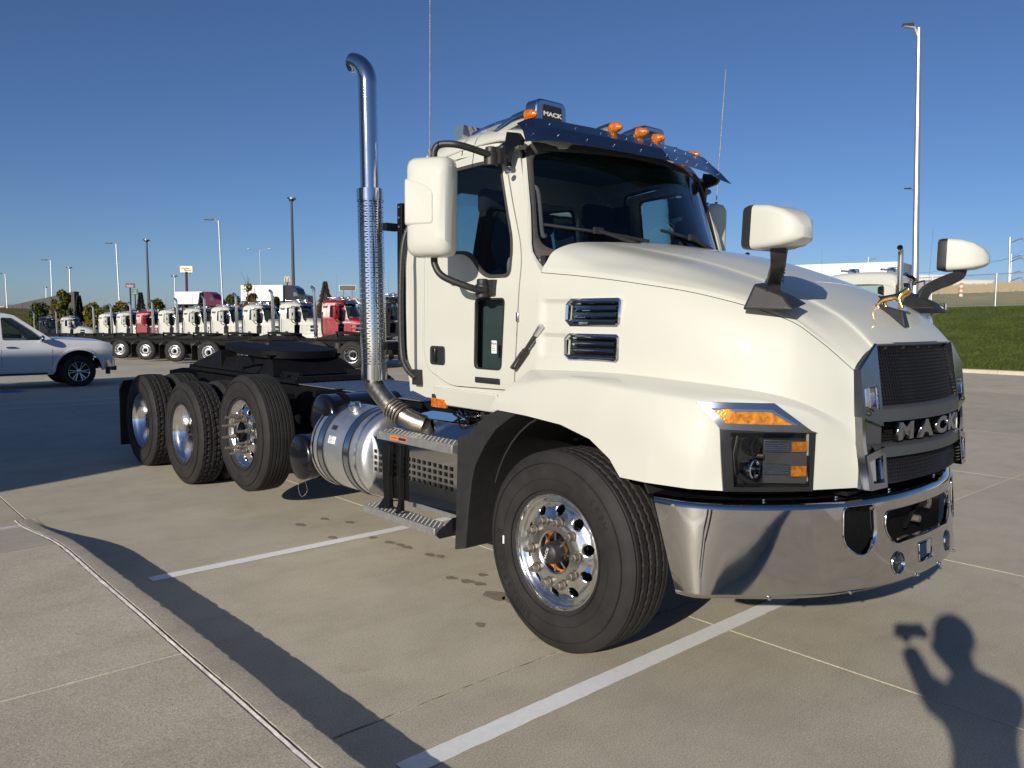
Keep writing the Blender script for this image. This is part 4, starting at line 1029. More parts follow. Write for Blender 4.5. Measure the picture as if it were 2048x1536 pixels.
def samp(defn, k, n):
    y0, y1 = defn[0][1], defn[-1][1]; t = k/n; t = 1-(1-t)**1.25; y = y0+(y1-y0)*t
    ys = [p[1] for p in defn]
    if len(defn) > 8: return Vector((interp(y, ys, [p[0] for p in defn]), y, interp(y, ys, [p[2] for p in defn])))
    for i in range(1, len(ys)):
        if y <= ys[i]+1e-9: break
    a, b_, c, d = defn[max(i-2, 0)], defn[i-1], defn[i], defn[min(i+1, len(ys)-1)]
    h = c[1]-b_[1]; u = (y-b_[1])/h; out = []
    for q in (0, 2):
        m0 = (c[q]-a[q])/(c[1]-a[1]) if a is not b_ else (c[q]-b_[q])/h
        m1 = (d[q]-b_[q])/(d[1]-b_[1]) if d is not c else (c[q]-b_[q])/h
        if a is defn[max(i-2, 0)] and i == 1: m0 = (c[q]-b_[q])/h
        out.append((2*u**3-3*u*u+1)*b_[q]+(u**3-2*u*u+u)*h*m0+(-2*u**3+3*u*u)*c[q]+(u**3-u*u)*h*m1)
    return Vector((out[0], y, out[1]))
base = [[samp(d, k, NC) for k in range(NC+1)] for d in rowsdef]
hoodrows = []
sharp = {7, 10}      # rows that stay creased
for i in range(len(base)-1):
    n = 7 if i not in (8, 9) else 18
    for q in range(n):
        t = q/n; row = []
        for k in range(NC+1):
            b_, c = base[i][k], base[i+1][k]
            a = base[i-1][k] if i > 0 and i not in (10,) else b_+(b_-c) if i > 0 else Vector((-base[1][k].x, base[1][k].y, base[1][k].z))
            d = base[i+2][k] if i+2 < len(base) and i+1 not in (10,) else c+(c-b_)
            row.append(.5*((2*b_)+(c-a)*t+(2*a-5*b_+4*c-d)*t*t+(3*b_-a-3*c+d)*t**3))
        hoodrows.append([p_-Vector((.016*smoothstep((p_.y+.335)/.045)*smoothstep((-.10-p_.y)/.03)*max(smoothstep((p_.z-zz_)/.03)*smoothstep((zz_+.145-p_.z)/.03) for zz_ in (1.655, 1.475)), 0, 0)) for p_ in row])
hoodrows.append(base[-1])
hl_poly = [(.80, 1.326), (1.015, 1.324), (1.104, 1.222), (1.112, .90), (.892, .90), (.885, 1.215)]
def hskip(c):
    if inpoly((c.y, c.z), hl_poly) and c.x > .7 and c.z < 1.33: return True
    for z0 in (1.655, 1.475):
        if -.115 < c.y < .215 and z0+.012 < c.z < z0+.128 and c.x > .95: return True
    return False
hm = MB().grid(hoodrows, hskip)
hm.add(*(lambda q: (q.v, q.f))(hm.mirror())); hm.weld()
bm_ = None
HD_ = part('hood', hm.build('hood', M['paint'], TR, solid=.012, off=1, ang=24, fix=False))
# hood split line: a fine dark seam proud of nothing, recessed strip along the shoulder
for s in (1, -1):
    i0 = 7*7; rows = []
    for k in range(0, NC+1, 2):
        p = hoodrows[i0][k]; q = hoodrows[i0+1][k]; d = (q-p).normalized(); nn = Vector((1, .3, .3)).normalized()
        c = p+d*.004; tt = (hoodrows[i0][min(k+1, NC)]-hoodrows[i0][max(k-1, 0)]).normalized(); nr = tt.cross(d).normalized()
        if nr.x < 0: nr = -nr
        c = c+nr*.0012
        rows.append([Vector((s*(c-d*.0016).x, (c-d*.0016).y, (c-d*.0016).z)), Vector((s*(c+d*.0016).x, (c+d*.0016).y, (c+d*.0016).z))])
    part('hood', MB().grid(rows).build('hood_seam', M['gasket'], HD_))
# inner black arch liner and quarter fender behind the wheel
for s in (1, -1):
    fl = [(-.33, 1.20), (-.43, 1.15), (-.56, 1.07), (-.66, .96), (-.74, .84), (-.77, .75), (-.80, .57), (-.825, .33), (-.93, .30), (-.915, .60), (-.905, .985), (-.80, 1.02), (-.65, 1.14), (-.50, 1.20)]
    part('fl', MB().prism(fl, s*.70, s*1.155).build('quarter_fender', M['black'], TR, bevel=.006))
    rows = []
    for k in range(30):
        a = R(200)-R(235)*k/29
        rows.append([(s*x, .62*math.cos(a)*1.0-.0, .52+.70*math.sin(a)) for x in (.55, 1.14)])
    part('fl', MB().grid([r for r in rows if r[0][2] > .72]).build('wheel_arch_liner', M['gasket'], TR, solid=.01))
    MB().box((s*.50, .1, .9), (.02, 1.6, .5)).build('splash_panel', M['gasket'], TR)
# side vents
for s in (1, -1):
    for z0 in (1.655, 1.475):
        vx = lambda y, z: samp(rowsdef[9], 0, 1).x*0+interp(y, [-.2, .3], [1.040, 1.022])-.10*max(0, z-1.6)*.6
        ol = [(-.135, z0+.028), (-.10, z0), (.215, z0), (.232, z0+.015), (.232, z0+.128), (.215, z0+.142), (-.10, z0+.142), (-.135, z0+.112)]
        il = [(-.118, z0+.034), (-.09, z0+.015), (.200, z0+.015), (.212, z0+.022), (.212, z0+.12), (.20, z0+.127), (-.09, z0+.127), (-.118, z0+.106)]
        F = lambda lift: (lambda y, z: Vector((s*(vx(y, z)+lift), y, z)))
        rows = [[F(-.012)(*p) for p in ol+[ol[0]]], [F(.008)(*p) for p in ol+[ol[0]]], [F(.012)(*((Vector(p)+Vector(q))/2)) for p, q in zip(ol+[ol[0]], il+[il[0]])], [F(.004)(*p) for p in il+[il[0]]], [F(-.03)(*p) for p in il+[il[0]]]]
        VT = part('vent', MB().grid(rows).build('side_vent', M['chrome'], TR, ang=20))
        panel(il, [], F(-.028), .1).build('vent_backing', M['gasket'], VT)
        for k in range(4):
            z = z0+.018+k*.0352
            b = MB(); b.hexa([F(-.02)(-.10, z-.004), F(-.012)(.20, z-.004), F(-.006)(.20, z+.010), F(-.02)(-.10, z+.010)], [F(-.014)(-.10, z-.004), F(.006)(.195, z-.004), F(.004)(.195, z+.006), F(-.014)(-.10, z+.006)])
            b = MB(); pr2 = [(-.012, -.020), (.007, -.004), (.007, .0045), (-.006, .008)]
            b.grid([[F(a)(y, z+.01+c) for a, c in pr2] for y in (-.085, -.06, .17, .2)]); b.build('louvre', M['chrome'], VT, solid=.002, off=0)
    # rubber hood latch
    L0, L1 = Vector((s*1.055, -.30, 1.645)), Vector((s*1.045, -.53, 1.415)); dl = (L1-L0).normalized()
    b = MB(); b.tube([L0+dl*.04, L0.lerp(L1, .6)], [.020, .016], 10, flat=.45); b.tube([L0.lerp(L1, .55), L1], [.024, .026], 10, flat=.6); o = b.build('hood_latch', M['rubber'], TR)
    b = MB(); b.tube([L0-dl*.01, L0+dl*.06], [.024, .020], 12, flat=.6); b.box(L0.lerp(L1, .78)+Vector((s*.016, 0, 0)), (.006, .02, .10), Matrix.Rotation(R(-42), 3, 'X')); b.build('latch_plate', M['silver'], o)
# recessed scoops ahead of the cowl (moulded pads behind the vents)
# ------------------------------------------------------------------ front: grille
for s in (1, -1):
    X = lambda x: s*x
    def sf(d=0.): return lambda u, v: Vector((X(u), interp(v, [.94, 1.30, 1.60], [1.302, 1.262, 1.218])-.42*(u-.435)*interp(v, [.94, 1.59], [.45, .15])+d, v))
    ol = [(.435, 1.590), (.590, 1.478), (.592, 1.270), (.442, 1.222)]
    po = rnd([(.462, 1.405), (.572, 1.392), (.572, 1.312), (.462, 1.272)], .006, 2)
    def rimmed(ol, po, m, dep):
        b = panel(ol, [po], sf(.012), .05); b.grid([[sf(d)(*p) for p in ol+[ol[0]]] for d in (.012, -dep)])
        sp = b.build('grille_surround', m, TR, smooth=True, ang=20); part('grille', sp)
        b = MB(); b.grid([[sf(d)(*p) for p in po+[po[0]]] for d in (.012, -.035)]); b.add([sf(-.035)(*p) for p in po], [tuple(range(len(po)))]); b.build('surround_pocket', M['chrome'], sp, ang=20)
        b = MB(); q = [Vector(p) for p in po]; c = sum(q, Vector((0, 0)))/len(q); b.add([sf(-.030)(*(c+(p-c)*Vector((.5, .95))) if False else sf(-.03)(c.x+(p.x-c.x)*.45, c.y+(p.y-c.y)*.9)) if False else sf(-.01)(c.x+(p.x-c.x)*.25-.01, c.y+(p.y-c.y)*.9) for p in q], [tuple(range(len(q)))]); b.build('pocket_fin', M['chrome'], sp, smooth=False)
    rimmed(ol, po, M['visor'], .10)
    rimmed([(.440, 1.130), (.581, 1.100), (.555, .945), (.442, .950)], [(.462, 1.095), (.560, 1.072), (.540, .975), (.462, .972)], M['letter'], .06)
    ue = lambda v: interp(v, [.945, 1.15], [.556, .590]); b = MB(); b.grid([[sf(.004)(ue(v)-e_, v) for e_ in (.022, 0)] for v in (.945, 1.05, 1.15, 1.3, 1.475)]); b.grid([[sf(d)(ue(v), v) for d in (.004, -.03)] for v in (.945, 1.05, 1.15, 1.3, 1.475)]); b.build('surround_trim', M['chrome'], TR)
def gy(x, z): return interp(z, [.95, 1.30, 1.60], [1.30, 1.275, 1.205])-.05*(x/.44)**2+.02
gb = MB().grid([[(x, gy(x, z)-.055, z) for x in (-.46, -.2, 0, .2, .46)] for z in (.93, 1.2, 1.585)]); GB = part('grille', gb.build('grille_backing', M['gasket'], TR))
gm = MB()    # woven mesh
zs = [.965+k*.0165 for k in range(38)]
for z in zs:
    if 1.125 < z < 1.31: continue
    gm.tube([(x, gy(x, z)+(.004 if k % 2 else -.002), z) for k, x in enumerate([-.435+.87*j/30 for j in range(31)])], .0019, 4, cap=False)
for j in range(44):
    x = -.435+.87*j/43
    for za, zb in ((.955, 1.13), (1.30, 1.565)):
        n = int((zb-za)/.0165*1)*2
        gm.tube([(x, gy(x, za+(zb-za)*k/n)+(.007*math.sin(k*PI/1.0+PI/2) if True else 0)*(.5), za+(zb-za)*k/n) for k in range(n+1)], .0036, 4, cap=False)
part('grille', tag(gm.build('grille_mesh', M['silver'], TR), kind='stuff'))
M['dkchrome'] = mat('smoked_chrome', (.07, .07, .075), .30, .85)
bpy.data.objects['grille_mesh'].data.materials[0] = M['dkchrome']
lip = MB().grid([[(x, gy(x, 1.59)-.015+d*1., 1.592-e) for x in [-.44+k*.044 for k in range(21)]] for d, e in ((.03, 0), (.034, .012), (.0, .035), (-.05, .042))])
part('grille', lip.build('grille_hood', M['grey_trim'], TR, solid=.004, off=0))
rb = MB()
for x in (-.30, -.15, 0, .15, .30): rb.box((x, gy(x, 1.57)-.02, 1.572), (.008, .06, .022))
rb.build('grille_rib', M['gasket'], TR)
# grille bar with letters
def gby(x): return 1.340-.075*(x/.50)**2
xs_ = [-.50+k*.05 for k in range(21)]
GBAR = MB()
for za, zb, d in ((1.235, 1.305, 0), (1.075, 1.135, .008)):
    GBAR.grid([[(x, gby(x)+d-.05, za) for x in xs_], [(x, gby(x)+d, za+.006) for x in xs_], [(x, gby(x)+d-.004, zb-.010) for x in xs_], [(x, gby(x)+d-.03, zb+.004) for x in xs_], [(x, gby(x)+d-.08, zb) for x in xs_]])
GBO = part('grille', GBAR.build('grille_bar', M['grey_trim'], TR, ang=40))
for s in (1, -1):
    b = MB(); b.hexa([(s*.405, gby(.4)-.03, 1.10), (s*.515, gby(.515)-.02, 1.06), (s*.565, 1.235, 1.05), (s*.42, 1.22, 1.10)], [(s*.405, gby(.4)-.035, 1.27), (s*.515, gby(.515)-.025, 1.31), (s*.565, 1.225, 1.32), (s*.42, 1.20, 1.27)])
    b.build('bar_end', M['grey_trim'], GBO, bevel=.012, segs=3)
    for z in (1.285, 1.075): MB().ball((s*.55, 1.262, z), .012, 5).build('bar_bolt', M['black'], GBO)
gl = MB()
for k in range(7): gl.tube([(x, gby(x)-.075, 1.145+k*.0135) for x in xs_[2:-2]], .0022, 4)
gl.build('bar_mesh', M['dkchrome'], GBO)
for i, chh in enumerate('MACK'):
    x = .27-i*.180; t = text('grille_lettering', chh, .104, M['letter'], GBO, (x, gby(x)-.020, 1.187), frame3((-1, -.15*-x*4*.0+.3*x, 0), (0, 0, 1)), 1.75 if chh != 'K' else 1.55, .012, .004, bev=.003)
# ------------------------------------------------------------------ hood ornament
b = MB(); b.hexa([(.030, 1.185, 1.660), (-.030, 1.185, 1.660), (-.012, 1.02, 1.76), (.012, 1.02, 1.76)], [(.018, 1.165, 1.738), (-.018, 1.165, 1.738), (-.008, 1.03, 1.775), (.008, 1.03, 1.775)])
OB = part('orn', b.build('ornament_base', M['black'], TR, bevel=.003))
def skin(name, m, V, E, rad, par, sub=2, loc=(0, 0, 0)):
    me = bpy.data.meshes.new(name); me.from_pydata([tuple(Vector(v)+Vector(loc)) for v in V], E, []); me.materials.append(m)
    o = bpy.data.objects.new(name, me); COL.objects.link(o); o.parent = par
    md = o.modifiers.new('skin', 'SKIN'); md.use_smooth_shade = True
    sv_ = me.skin_vertices[0].data
    for i, r_ in enumerate(rad): sv_[i].radius = r_ if isinstance(r_, tuple) else (r_, r_)
    sv_[0].use_root = True
    sd_ = o.modifiers.new('sub', 'SUBSURF'); sd_.levels = sub; sd_.render_levels = sub
    return o
V_ = [(0, 0, 0), (0, .035, .008), (0, .062, .020), (0, .085, .034), (0, .108, .032), (0, -.035, -.004), (0, -.055, -.002), (0, -.072, .010),
      (.018, .050, -.005), (.020, .062, -.035), (.020, .075, -.062), (-.018, .048, -.005), (-.020, .040, -.035), (-.020, .036, -.062),
      (.017, -.045, -.015), (.020, -.062, -.040), (.020, -.052, -.066), (-.017, -.045, -.015), (-.020, -.038, -.042), (-.020, -.026, -.066), (.014, .088, .052), (-.014, .088, .052)]
E_ = [(0, 1), (1, 2), (2, 3), (3, 4), (0, 5), (5, 6), (6, 7), (1, 8), (8, 9), (9, 10), (1, 11), (11, 12), (12, 13), (5, 14), (14, 15), (15, 16), (5, 17), (17, 18), (18, 19), (3, 20), (3, 21)]
rad_ = [.018, .023, .019, .020, .013, .017, .012, .005, .012, .009, .009, .012, .009, .009, .013, .009, .009, .013, .009, .009, .005, .005]
dg = skin('dog_figure', M['gold'], [(v[0]*.95, v[1]*.90, v[2]*.90) for v in V_], E_, [q*.92 for q in rad_], OB, 2, (0, 1.10, 1.806))
# ------------------------------------------------------------------ hood mirrors
for s in (1, -1):
    b = MB(); b.hexa([(s*.70, .80, 1.765), (s*.90, .83, 1.735), (s*.86, 1.06, 1.735), (s*.70, 1.04, 1.765)], [(s*.77, .85, 1.865), (s*.87, .87, 1.855), (s*.84, 1.00, 1.80), (s*.76, 1.0, 1.80)])
    HM = part('hmir', b.build('hood_mirror', M['black'], TR, bevel=.012, segs=3))
    b = MB(); pts = [(s*.805, .925, 1.80), (s*.83, .945, 1.87), (s*.90, 1.00, 1.915), (s*.985, 1.055, 1.955), (s*1.0, 1.06, 2.02)]
    b.tube(cr(pts, 8), [.036]*33, 4, flat=1.5); arm = b.build('mirror_arm', M['black'], HM, bevel=.005)
    # letters down the arm
    if s > 0: text('arm_lettering', 'MACK', .028, M['gasket'], arm, (.905, 1.028, 1.880), frame3((-.50, -.35, -.42), (.35, -.9, .30)), 1.2, .001)
    rows = []
    for k, (d, w, h, dz) in enumerate(((0, .105, .088, 0), (.02, .110, .092, 0), (.05, .110, .092, 0), (.12, .104, .086, -.003), (.18, .090, .072, -.010), (.225, .066, .050, -.020), (.250, .030, .022, -.032))):
        pl = rnd([(-w, -h), (w, -h), (w*.92, h), (-w*.92, h)], .028 if w > .05 else .01, 4); rows.append([Vector((u, d, v*1.0+dz)) for u, v in pl+[pl[0]]])
    k0 = 2
    mt = Matrix.Translation((s*.985, .955, 2.075)) @ Matrix.Rotation(R(-10*s), 4, 'Z')
    b = MB().grid(rows[k0:]); b.f.append(tuple(len(b.v)-i-1 for i in range(len(rows[0])-1))); b.tf(mt); b.build('mirror_shell', M['paint'], HM, ang=40)
    b = MB().grid(rows[:k0+1]); b.tf(mt); b.build('mirror_rim', M['black'], HM)
    b = MB(); b.box((0, .004, 0), (.19, .004, .16)); b.tf(mt); b.build('mirror_glass', M['chrome'], HM)
# ------------------------------------------------------------------ bumper
plc = cr([(1.203, .60), (1.190, .70), (1.155, .79), (1.075, .90), (.93, 1.035), (.76, 1.145), (.58, 1.215), (.42, 1.262), (.22, 1.292), (0, 1.302)], 6)
plc = [Vector((p[0], p[1])) if len(p) == 2 else p for p in plc]
NB = len(plc)
def plan_len(pl):
    out = [0]
    for i in range(1, len(pl)): out.append(out[-1]+(pl[i]-pl[i-1]).length)
    return out
half = plc[::-1]                       # from centre to the right end
HL = plan_len(half); LB = HL[-1]
def bpt(s_, z):
    a = abs(s_); x = interp(a, HL, [p.x for p in half]); y = interp(a, HL, [p.y for p in half])
    t = (.885-z)/.405; fwd = .035*t*interp(a, [0, .5, 1.0, LB], [1, 1, .9, 1.0])
    endy = .10*t*smoothstep((a-(LB-.35))/.35)
    # rolled top and bottom edges
    e = .0
    if z > .862: e = .030*(1-math.sqrt(max(0, 1-((z-.862)/.034)**2)))
    if z < .50: e = .03*(1-math.sqrt(max(0, 1-min(1, ((.50-z)/.024))**2)))
    n = Vector((x*.55, y-.2)).normalized()
    return Vector(((1 if s_ >= 0 else -1)*(x-n.x*e), y-n.y*e+fwd+endy, z))
def sx_(x): return (1 if x > 0 else -1)*interp(abs(x), [p.x for p in half], HL)
ov = rnd([(.445, .868), (.628, .868), (.640, .70), (.535, .630), (.440, .70)], [.03, .03, .09, .08, .09], 6)
ov = [(sx_(u), v) for u, v in ov]; ovl = [(-u, v) for u, v in ov]
big = rnd([(-.362, .825), (.372, .825), (.388, .745), (.325, .665), (-.315, .665), (-.378, .745)], [.03, .03, .06, .05, .05, .06], 6)
tow = rnd([(-.055, .540), (.095, .540), (.095, .636), (-.055, .636)], .014, 3)
fogs = [[(s*.292+.053*math.cos(2*PI*k/24), .575+.053*math.sin(2*PI*k/24)) for k in range(24)] for s in (1, -1)]
zc = [.480, .4825, .487, .494, .502]
bo = [(-LB, .500), (LB, .500), (LB, .868), (-LB, .868)]
bpn = panel(bo, [ov, ovl, big, tow]+fogs, bpt, .045)
us = [-LB+2*LB*k/90 for k in range(91)]
bpn.grid([[bpt(u, z) for u in us] for z in (.868, .876, .884, .890, .894, .8955)]); rim2 = [[bpt(u, .8955)+Vector((-.04*math.copysign(1, u)*min(1, abs(u)*.8), -.045, 0)) for u in us]]
bpn.grid([[bpt(u, .8955) for u in us]]+rim2)
bpn.grid([[bpt(u, z) for u in us] for z in (.500, .493, .486, .481, .478)])
BP = part('bumper', bpn.build('bumper', M['bumper'], TR, solid=.004, off=-1, ang=35))
def holerim(poly, r=.010):
    rows = []
    c = Vector((sum(p[0] for p in poly)/len(poly), sum(p[1] for p in poly)/len(poly)))
    for e, d in ((.0025, .0015), (.001, .005), (-.002, .004), (-.004, -.006), (-.004, -.022)):
        row = []
        for p in poly+[poly[0]]:
            v = Vector(p)-c; q = c+v*(1+e/max(v.length, .02)); w = bpt(*q); row.append(w+Vector((0, d, 0)))
        rows.append(row)
    return MB().grid(rows)
for h in (ov, ovl, big, tow): holerim(h).build('opening_rim', M['chrome'], BP)
for fg in fogs:
    o = holerim(fg).build('fog_lamp', M['chrome'], BP); c = bpt(sum(p[0] for p in fg)/24, .575)
    MB().lathe([(-.030, .004), (-.034, .03), (-.010, .052)], c, 'y', 24).build('lamp_bowl', M['silver'], o)
    b = MB().ball(c+Vector((0, -.012, 0)), .014, 6); b.box(c+Vector((0, -.010, 0)), (.09, .004, .004)); b.box(c+Vector((0, -.010, 0)), (.004, .004, .09)); b.build('lamp_bulb', M['silver'], o)
    MB().lathe([(.0, .052), (.008, .035), (.010, .001)], c, 'y', 24).build('lamp_lens', M['clear'], o)
for u in (-.9, -.45, -.15, .12, .62, 1.02):
    for z, r_ in ((.492, .006),): MB().ball(bpt(u, z)+Vector((0, .003, -.006)), .009, 5).build('bumper_bolt', M['silver'], BP)
bk = MB(); bk.box((0, 1.14, .70), (1.15, .05, .38)); bk.box((0, 1.0, .91), (1.1, .36, .02)); bk.hexa([(-.02, 1.20, .67), (.0, 1.20, .67), (.0, 1.22, .67), (-.02, 1.22, .67)], [(-.2, 1.20, .80), (-.18, 1.20, .80), (-.18, 1.22, .80), (-.2, 1.22, .80)])
bk.build('bumper_backing', M['frame'], TR, bevel=.004)
b = MB(); b.cyl((-.12, 1.19, .70), (-.12, 1.24, .70), .018, 10); b.cyl((-.26, 1.18, .76), (-.26, 1.23, .76), .03, 12); b.box((.02, 1.24, .60), (.10, .06, .06)); b.build('tow_pin', M['lug'], TR)
fl = MB()
vv = [bpt(u, .885) for u in us]; fl.grid([[p+Vector((0, -.02, .0)) for p in vv], [Vector((p.x*.88, p.y-.20, .89)) for p in vv]])
fl.build('bumper_top_plate', M['frame'], TR, solid=.004)
for u in (-.75, -.3, .25, .62, 1.0): MB().ball(bpt(u, .8955)+Vector((-.02*(u > .8), -.03, .006)), .008, 5).build('bumper_bolt', M['silver'], TR)
# ------------------------------------------------------------------ headlights
def plx(y): return interp(y, [-9, .54, .76, .885, 1.0, 1.12, 1.23, 1.3], [1.2, 1.2, 1.156, 1.073, .93, .758, .548, .4])
NX = Vector((.80, .60, 0))
for s in (1, -1):
    def hf(lift): 
        def f(y, z):
            tp = max(0, (z-1.235)/.10)      # the lamp leans back along the fender top
            p = Vector((plx(y)-.035*tp**1.0*0, y, z))+NX*(lift+.004-.016*tp); return Vector((s*p.x, p.y, p.z))
        return f
    fo = [(.776, 1.334), (1.010, 1.332), (1.109, 1.214), (1.122, 1.205), (1.120, .947), (.878, .950), (.858, 1.228)]
    lens = [(.826, 1.312), (1.008, 1.306), (1.078, 1.238), (.880, 1.247)]
    gls = [(.895, 1.208), (1.108, 1.203), (1.110, .966), (.908, .969)]
    b = panel(fo, [lens, gls], hf(.010), .04); HH = part('head', b.build('headlight', M['dkchrome'], TR, solid=.02, off=-1. if s > 0 else 1., ang=15))
    # bright upper surround
    up = [(.776, 1.336), (1.012, 1.334), (1.112, 1.213), (1.125, 1.206), (.862, 1.222)]
    panel(up, [lens], hf(.014), .04).build('lamp_surround', M['visor'], HH, solid=.006, off=0, bevel=.002)
    MB().grid([[hf(.0)(*p) for p in fo[:4]], [hf(.0135)(*p) for p in fo[:4]]]).build('surround_edge', M['silver'], HH, solid=.003, off=0)
    panel(lens, [], hf(.006), .03).build('turn_lens', M['amber2'], HH)
    b = MB(); b.grid([[hf(.012)(*((Vector(lens[i]).lerp(Vector(lens[i+1]), t)))) for t in (0, .5, 1)] for i in (0,)]+[[hf(.012)(*((Vector(lens[0]).lerp(Vector(lens[1]), t))+Vector((.0, -.010)))) for t in (0, .5, 1)]])
    b.grid([[hf(.012)(*p) for p in (lens[1], lens[2])], [hf(.012)(*(Vector(p)+Vector((-.014, 0)))) for p in (lens[1], lens[2])]]); b.build('lens_edge', M['silver'], HH)
    panel(gls, [], hf(.008), .08).build('lamp_glass', M['clear'], HH)
    # recess, ribbed reflector carrier, two side reflectors, projector
    b = MB(); b.grid([[hf(.006)(*p) for p in gls+[gls[0]]], [hf(-.075)(*p) for p in gls+[gls[0]]]]); b.add([hf(-.075)(*p) for p in gls], [(0, 1, 2, 3)]); b.build('lamp_bowl', M['black'], HH)
    b = MB(); b.hexa([hf(-.07)(.99, .98), hf(-.07)(1.105, .98), hf(-.008)(1.105, .975), hf(-.045)(.99, .975)], [hf(-.07)(.99, 1.175), hf(-.07)(1.105, 1.17), hf(-.008)(1.105, 1.165), hf(-.045)(.99, 1.17)]); CAR = b.build('reflector_carrier', M['grey_trim'], HH, bevel=.004)
    for z0 in (1.118, 1.018):
        for k in range(6): z = z0+k*.0088; b = MB(); b.tube([hf(-.040)(.992, z), hf(-.012)(1.058, z)], .0022, 4); b.build('carrier_rib', M['silver'], CAR)
    for z0, z1 in ((1.120, 1.164), (1.012, 1.058)): panel(rnd([(1.062, z0), (1.102, z0), (1.102, z1), (1.062, z1)], .003, 2), [], hf(-.002), .02).build('side_reflector', M['amber2'], HH, solid=.006, off=0)
    c0 = hf(-.035)(.945, 1.045); b = MB().lathe([(.0, .002), (-.012, .03), (.02, .040), (.05, .043), (.052, .036), (.03, .030)], (0, 0, 0), 'y', 24); b.tf(Matrix.Translation(c0+Vector((0, -.01, 0)))); b.build('projector', M['chrome'], HH)
    c1 = hf(-.035)(.945, 1.145); b = MB().lathe([(.0, .002), (-.012, .03), (.02, .036), (.04, .038), (.042, .030)], (0, 0, 0), 'y', 20); b.tf(Matrix.Translation(c1)); b.build('projector', M['tank_black'], HH)
    b = MB(); b.tube([hf(-.02)(.915, 1.19), hf(-.012)(.905, 1.11), hf(-.012)(.912, 1.02), hf(-.02)(.94, .985)], .004, 6); b.cyl(hf(-.04)(.96, 1.10), hf(-.02)(.99, 1.10), .012, 8); b.build('adjuster', M['black'], HH)
# ------------------------------------------------------------------ trucks parked around, copied from the parts above
bpy.context.view_layer.update()
CH = childmap()
KEEP = {'tyre', 'rim', 'hub', 'window_glass', 'lower_window', 'window_seal', 'antenna', 'mirror_arm', 'mirror_shell', 'mirror_rim', 'marker_lens', 'heat_shield', 'windscreen', 'exhaust_elbow', 'stack_bore',
        'door_handle', 'sign_panel', 'turn_lens', 'lamp_glass', 'lamp_surround', 'tank_strap', 'rear_window', 'louvre'}
def bname(n): return n.split('.')[0]
def clone_part(o, par, over, depth=0):
    c = o.copy(); COL.objects.link(c); c.parent = par
    if c.type == 'MESH':
        for sl_ in c.material_slots:
            if over and sl_.material == M['paint']: sl_.link = 'OBJECT'; sl_.material = over
    if depth < 1:
        for ch in CH.get(o.name, []):
            if bname(ch.name) in KEEP: clone_part(ch, c, over, depth+1)
    return c
def clone_truck(loc, az, label, group, over=None, deep=False, keys=None, two=False):
    r = empty('semi_truck', loc, az-PI/2, label, 'truck', group)
    ks = keys or ['cab', 'cabside', 'door', 'cowl', 'roof', 'roofp', 'ws', 'glassr', 'visor', 'marker', 'mirror', 'grab', 'band', 'hood', 'head', 'vent', 'grille', 'bumper', 'frame', 'fifth', 'deck', 'stack', 'inner', 'fl', 'tank', 'flap', 'wf', 'axle', 'hmir']
    for k in ks:
        for o in P.get(k, []):
            if o.parent is not TR: continue
            clone_part(o, r, over)
    for sd in (1, -1):
        for y in (-5.3662, -6.6986):
            if deep: w = wheel(r, TY_D, RIM_D, None, 1.193, y, .5139, sd, 'd', lite=True); mobj('hub', HUBD, w)
            else: w = wheel(r, TY_P, RIM_C, None, 1.215, y, .512, sd, 'd', lite=True, spin=loc[1]+y); mobj('hub', HUBP, w)
    return r
G1 = 'tractors parked in a row across the lot'
AZ = R(134)
def rowpos(k, az=AZ):
    p = Vector((-13.55+.12*k, -28.5-3.9*k, 0)); o = Matrix.Rotation(az-PI/2, 3, 'Z') @ Vector((1.0, -1.0, 0)); l = p-o; return Vector((l.x, l.y, G(0, l.y)))
labs = {-1: ('black tractor hidden largely behind the big exhaust stack, right end of the parked row', M['blackpaint']), 0: ('dark red day cab tractor at the right end of the row', M['red']),
        1: ('ivory day cab tractor immediately left of the right hand red one', None), 2: ('ivory tractor, second left of the right hand red one', None),
        3: ('ivory tractor, third left of the right hand red one', None), 4: ('ivory tractor, second right of the smaller red one', None),
        5: ('ivory tractor immediately right of the smaller red one', None), 6: ('dark red tractor midway along the row, the smaller red one', M['red']),
        7: ('ivory tractor immediately left of the smaller red one', None), 8: ('ivory tractor, second left of the smaller red one, left end of row', None)}
for k, (lb, ov_) in labs.items(): clone_truck(rowpos(k), AZ, lb, G1, ov_, deep=k < 0)
p = at(703, 712, 30.6); o_ = Matrix.Rotation(AZ-PI/2, 3, 'Z') @ Vector((1.19, -5.3662, 0)); l = p-o_
clone_truck((l.x, l.y, G(0, l.y)), AZ, 'tractor whose deep bright rear rims show under the right hand red cab', G1, None, deep=True)
p = at(137, 640, 69); a2 = R(156); o_ = Matrix.Rotation(a2-PI/2, 3, 'Z') @ Vector((1.0, -1.0, 0)); l = p-o_
clone_truck((l.x, l.y, G(0, l.y)-.0), a2, 'ivory tractor with its long bonnet in full view, just behind the pickup bonnet', G1)
p = at(92, 640, 72); l = p-o_
clone_truck((l.x, l.y, G(0, l.y)-.0), a2, 'black tractor parked furthest left, seen above the pickup windscreen', G1, M['blackpaint'])
# two more beyond the bonnet of the near one
clone_truck((-15.76-1.65, -6.45, 0), R(180), 'white tractor seen from the rear over the bonnet, chrome stack at its right', 'tractors facing away beyond the bonnet')
clone_truck((-14.9-1.9, -9.0-1.12, 0), R(180), 'tractor of which only a black tipped exhaust shows above the bonnet near the windscreen', 'tractors facing away beyond the bonnet')

# ------------------------------------------------------------------ pickup
PK = empty('pickup_truck', (-1.74, -22.75, G(0, -22.75)), R(90), 'white crew cab pickup parked half in shade at the left edge', 'pickup'); PK.scale = (1.04, 1.04, 1.04)
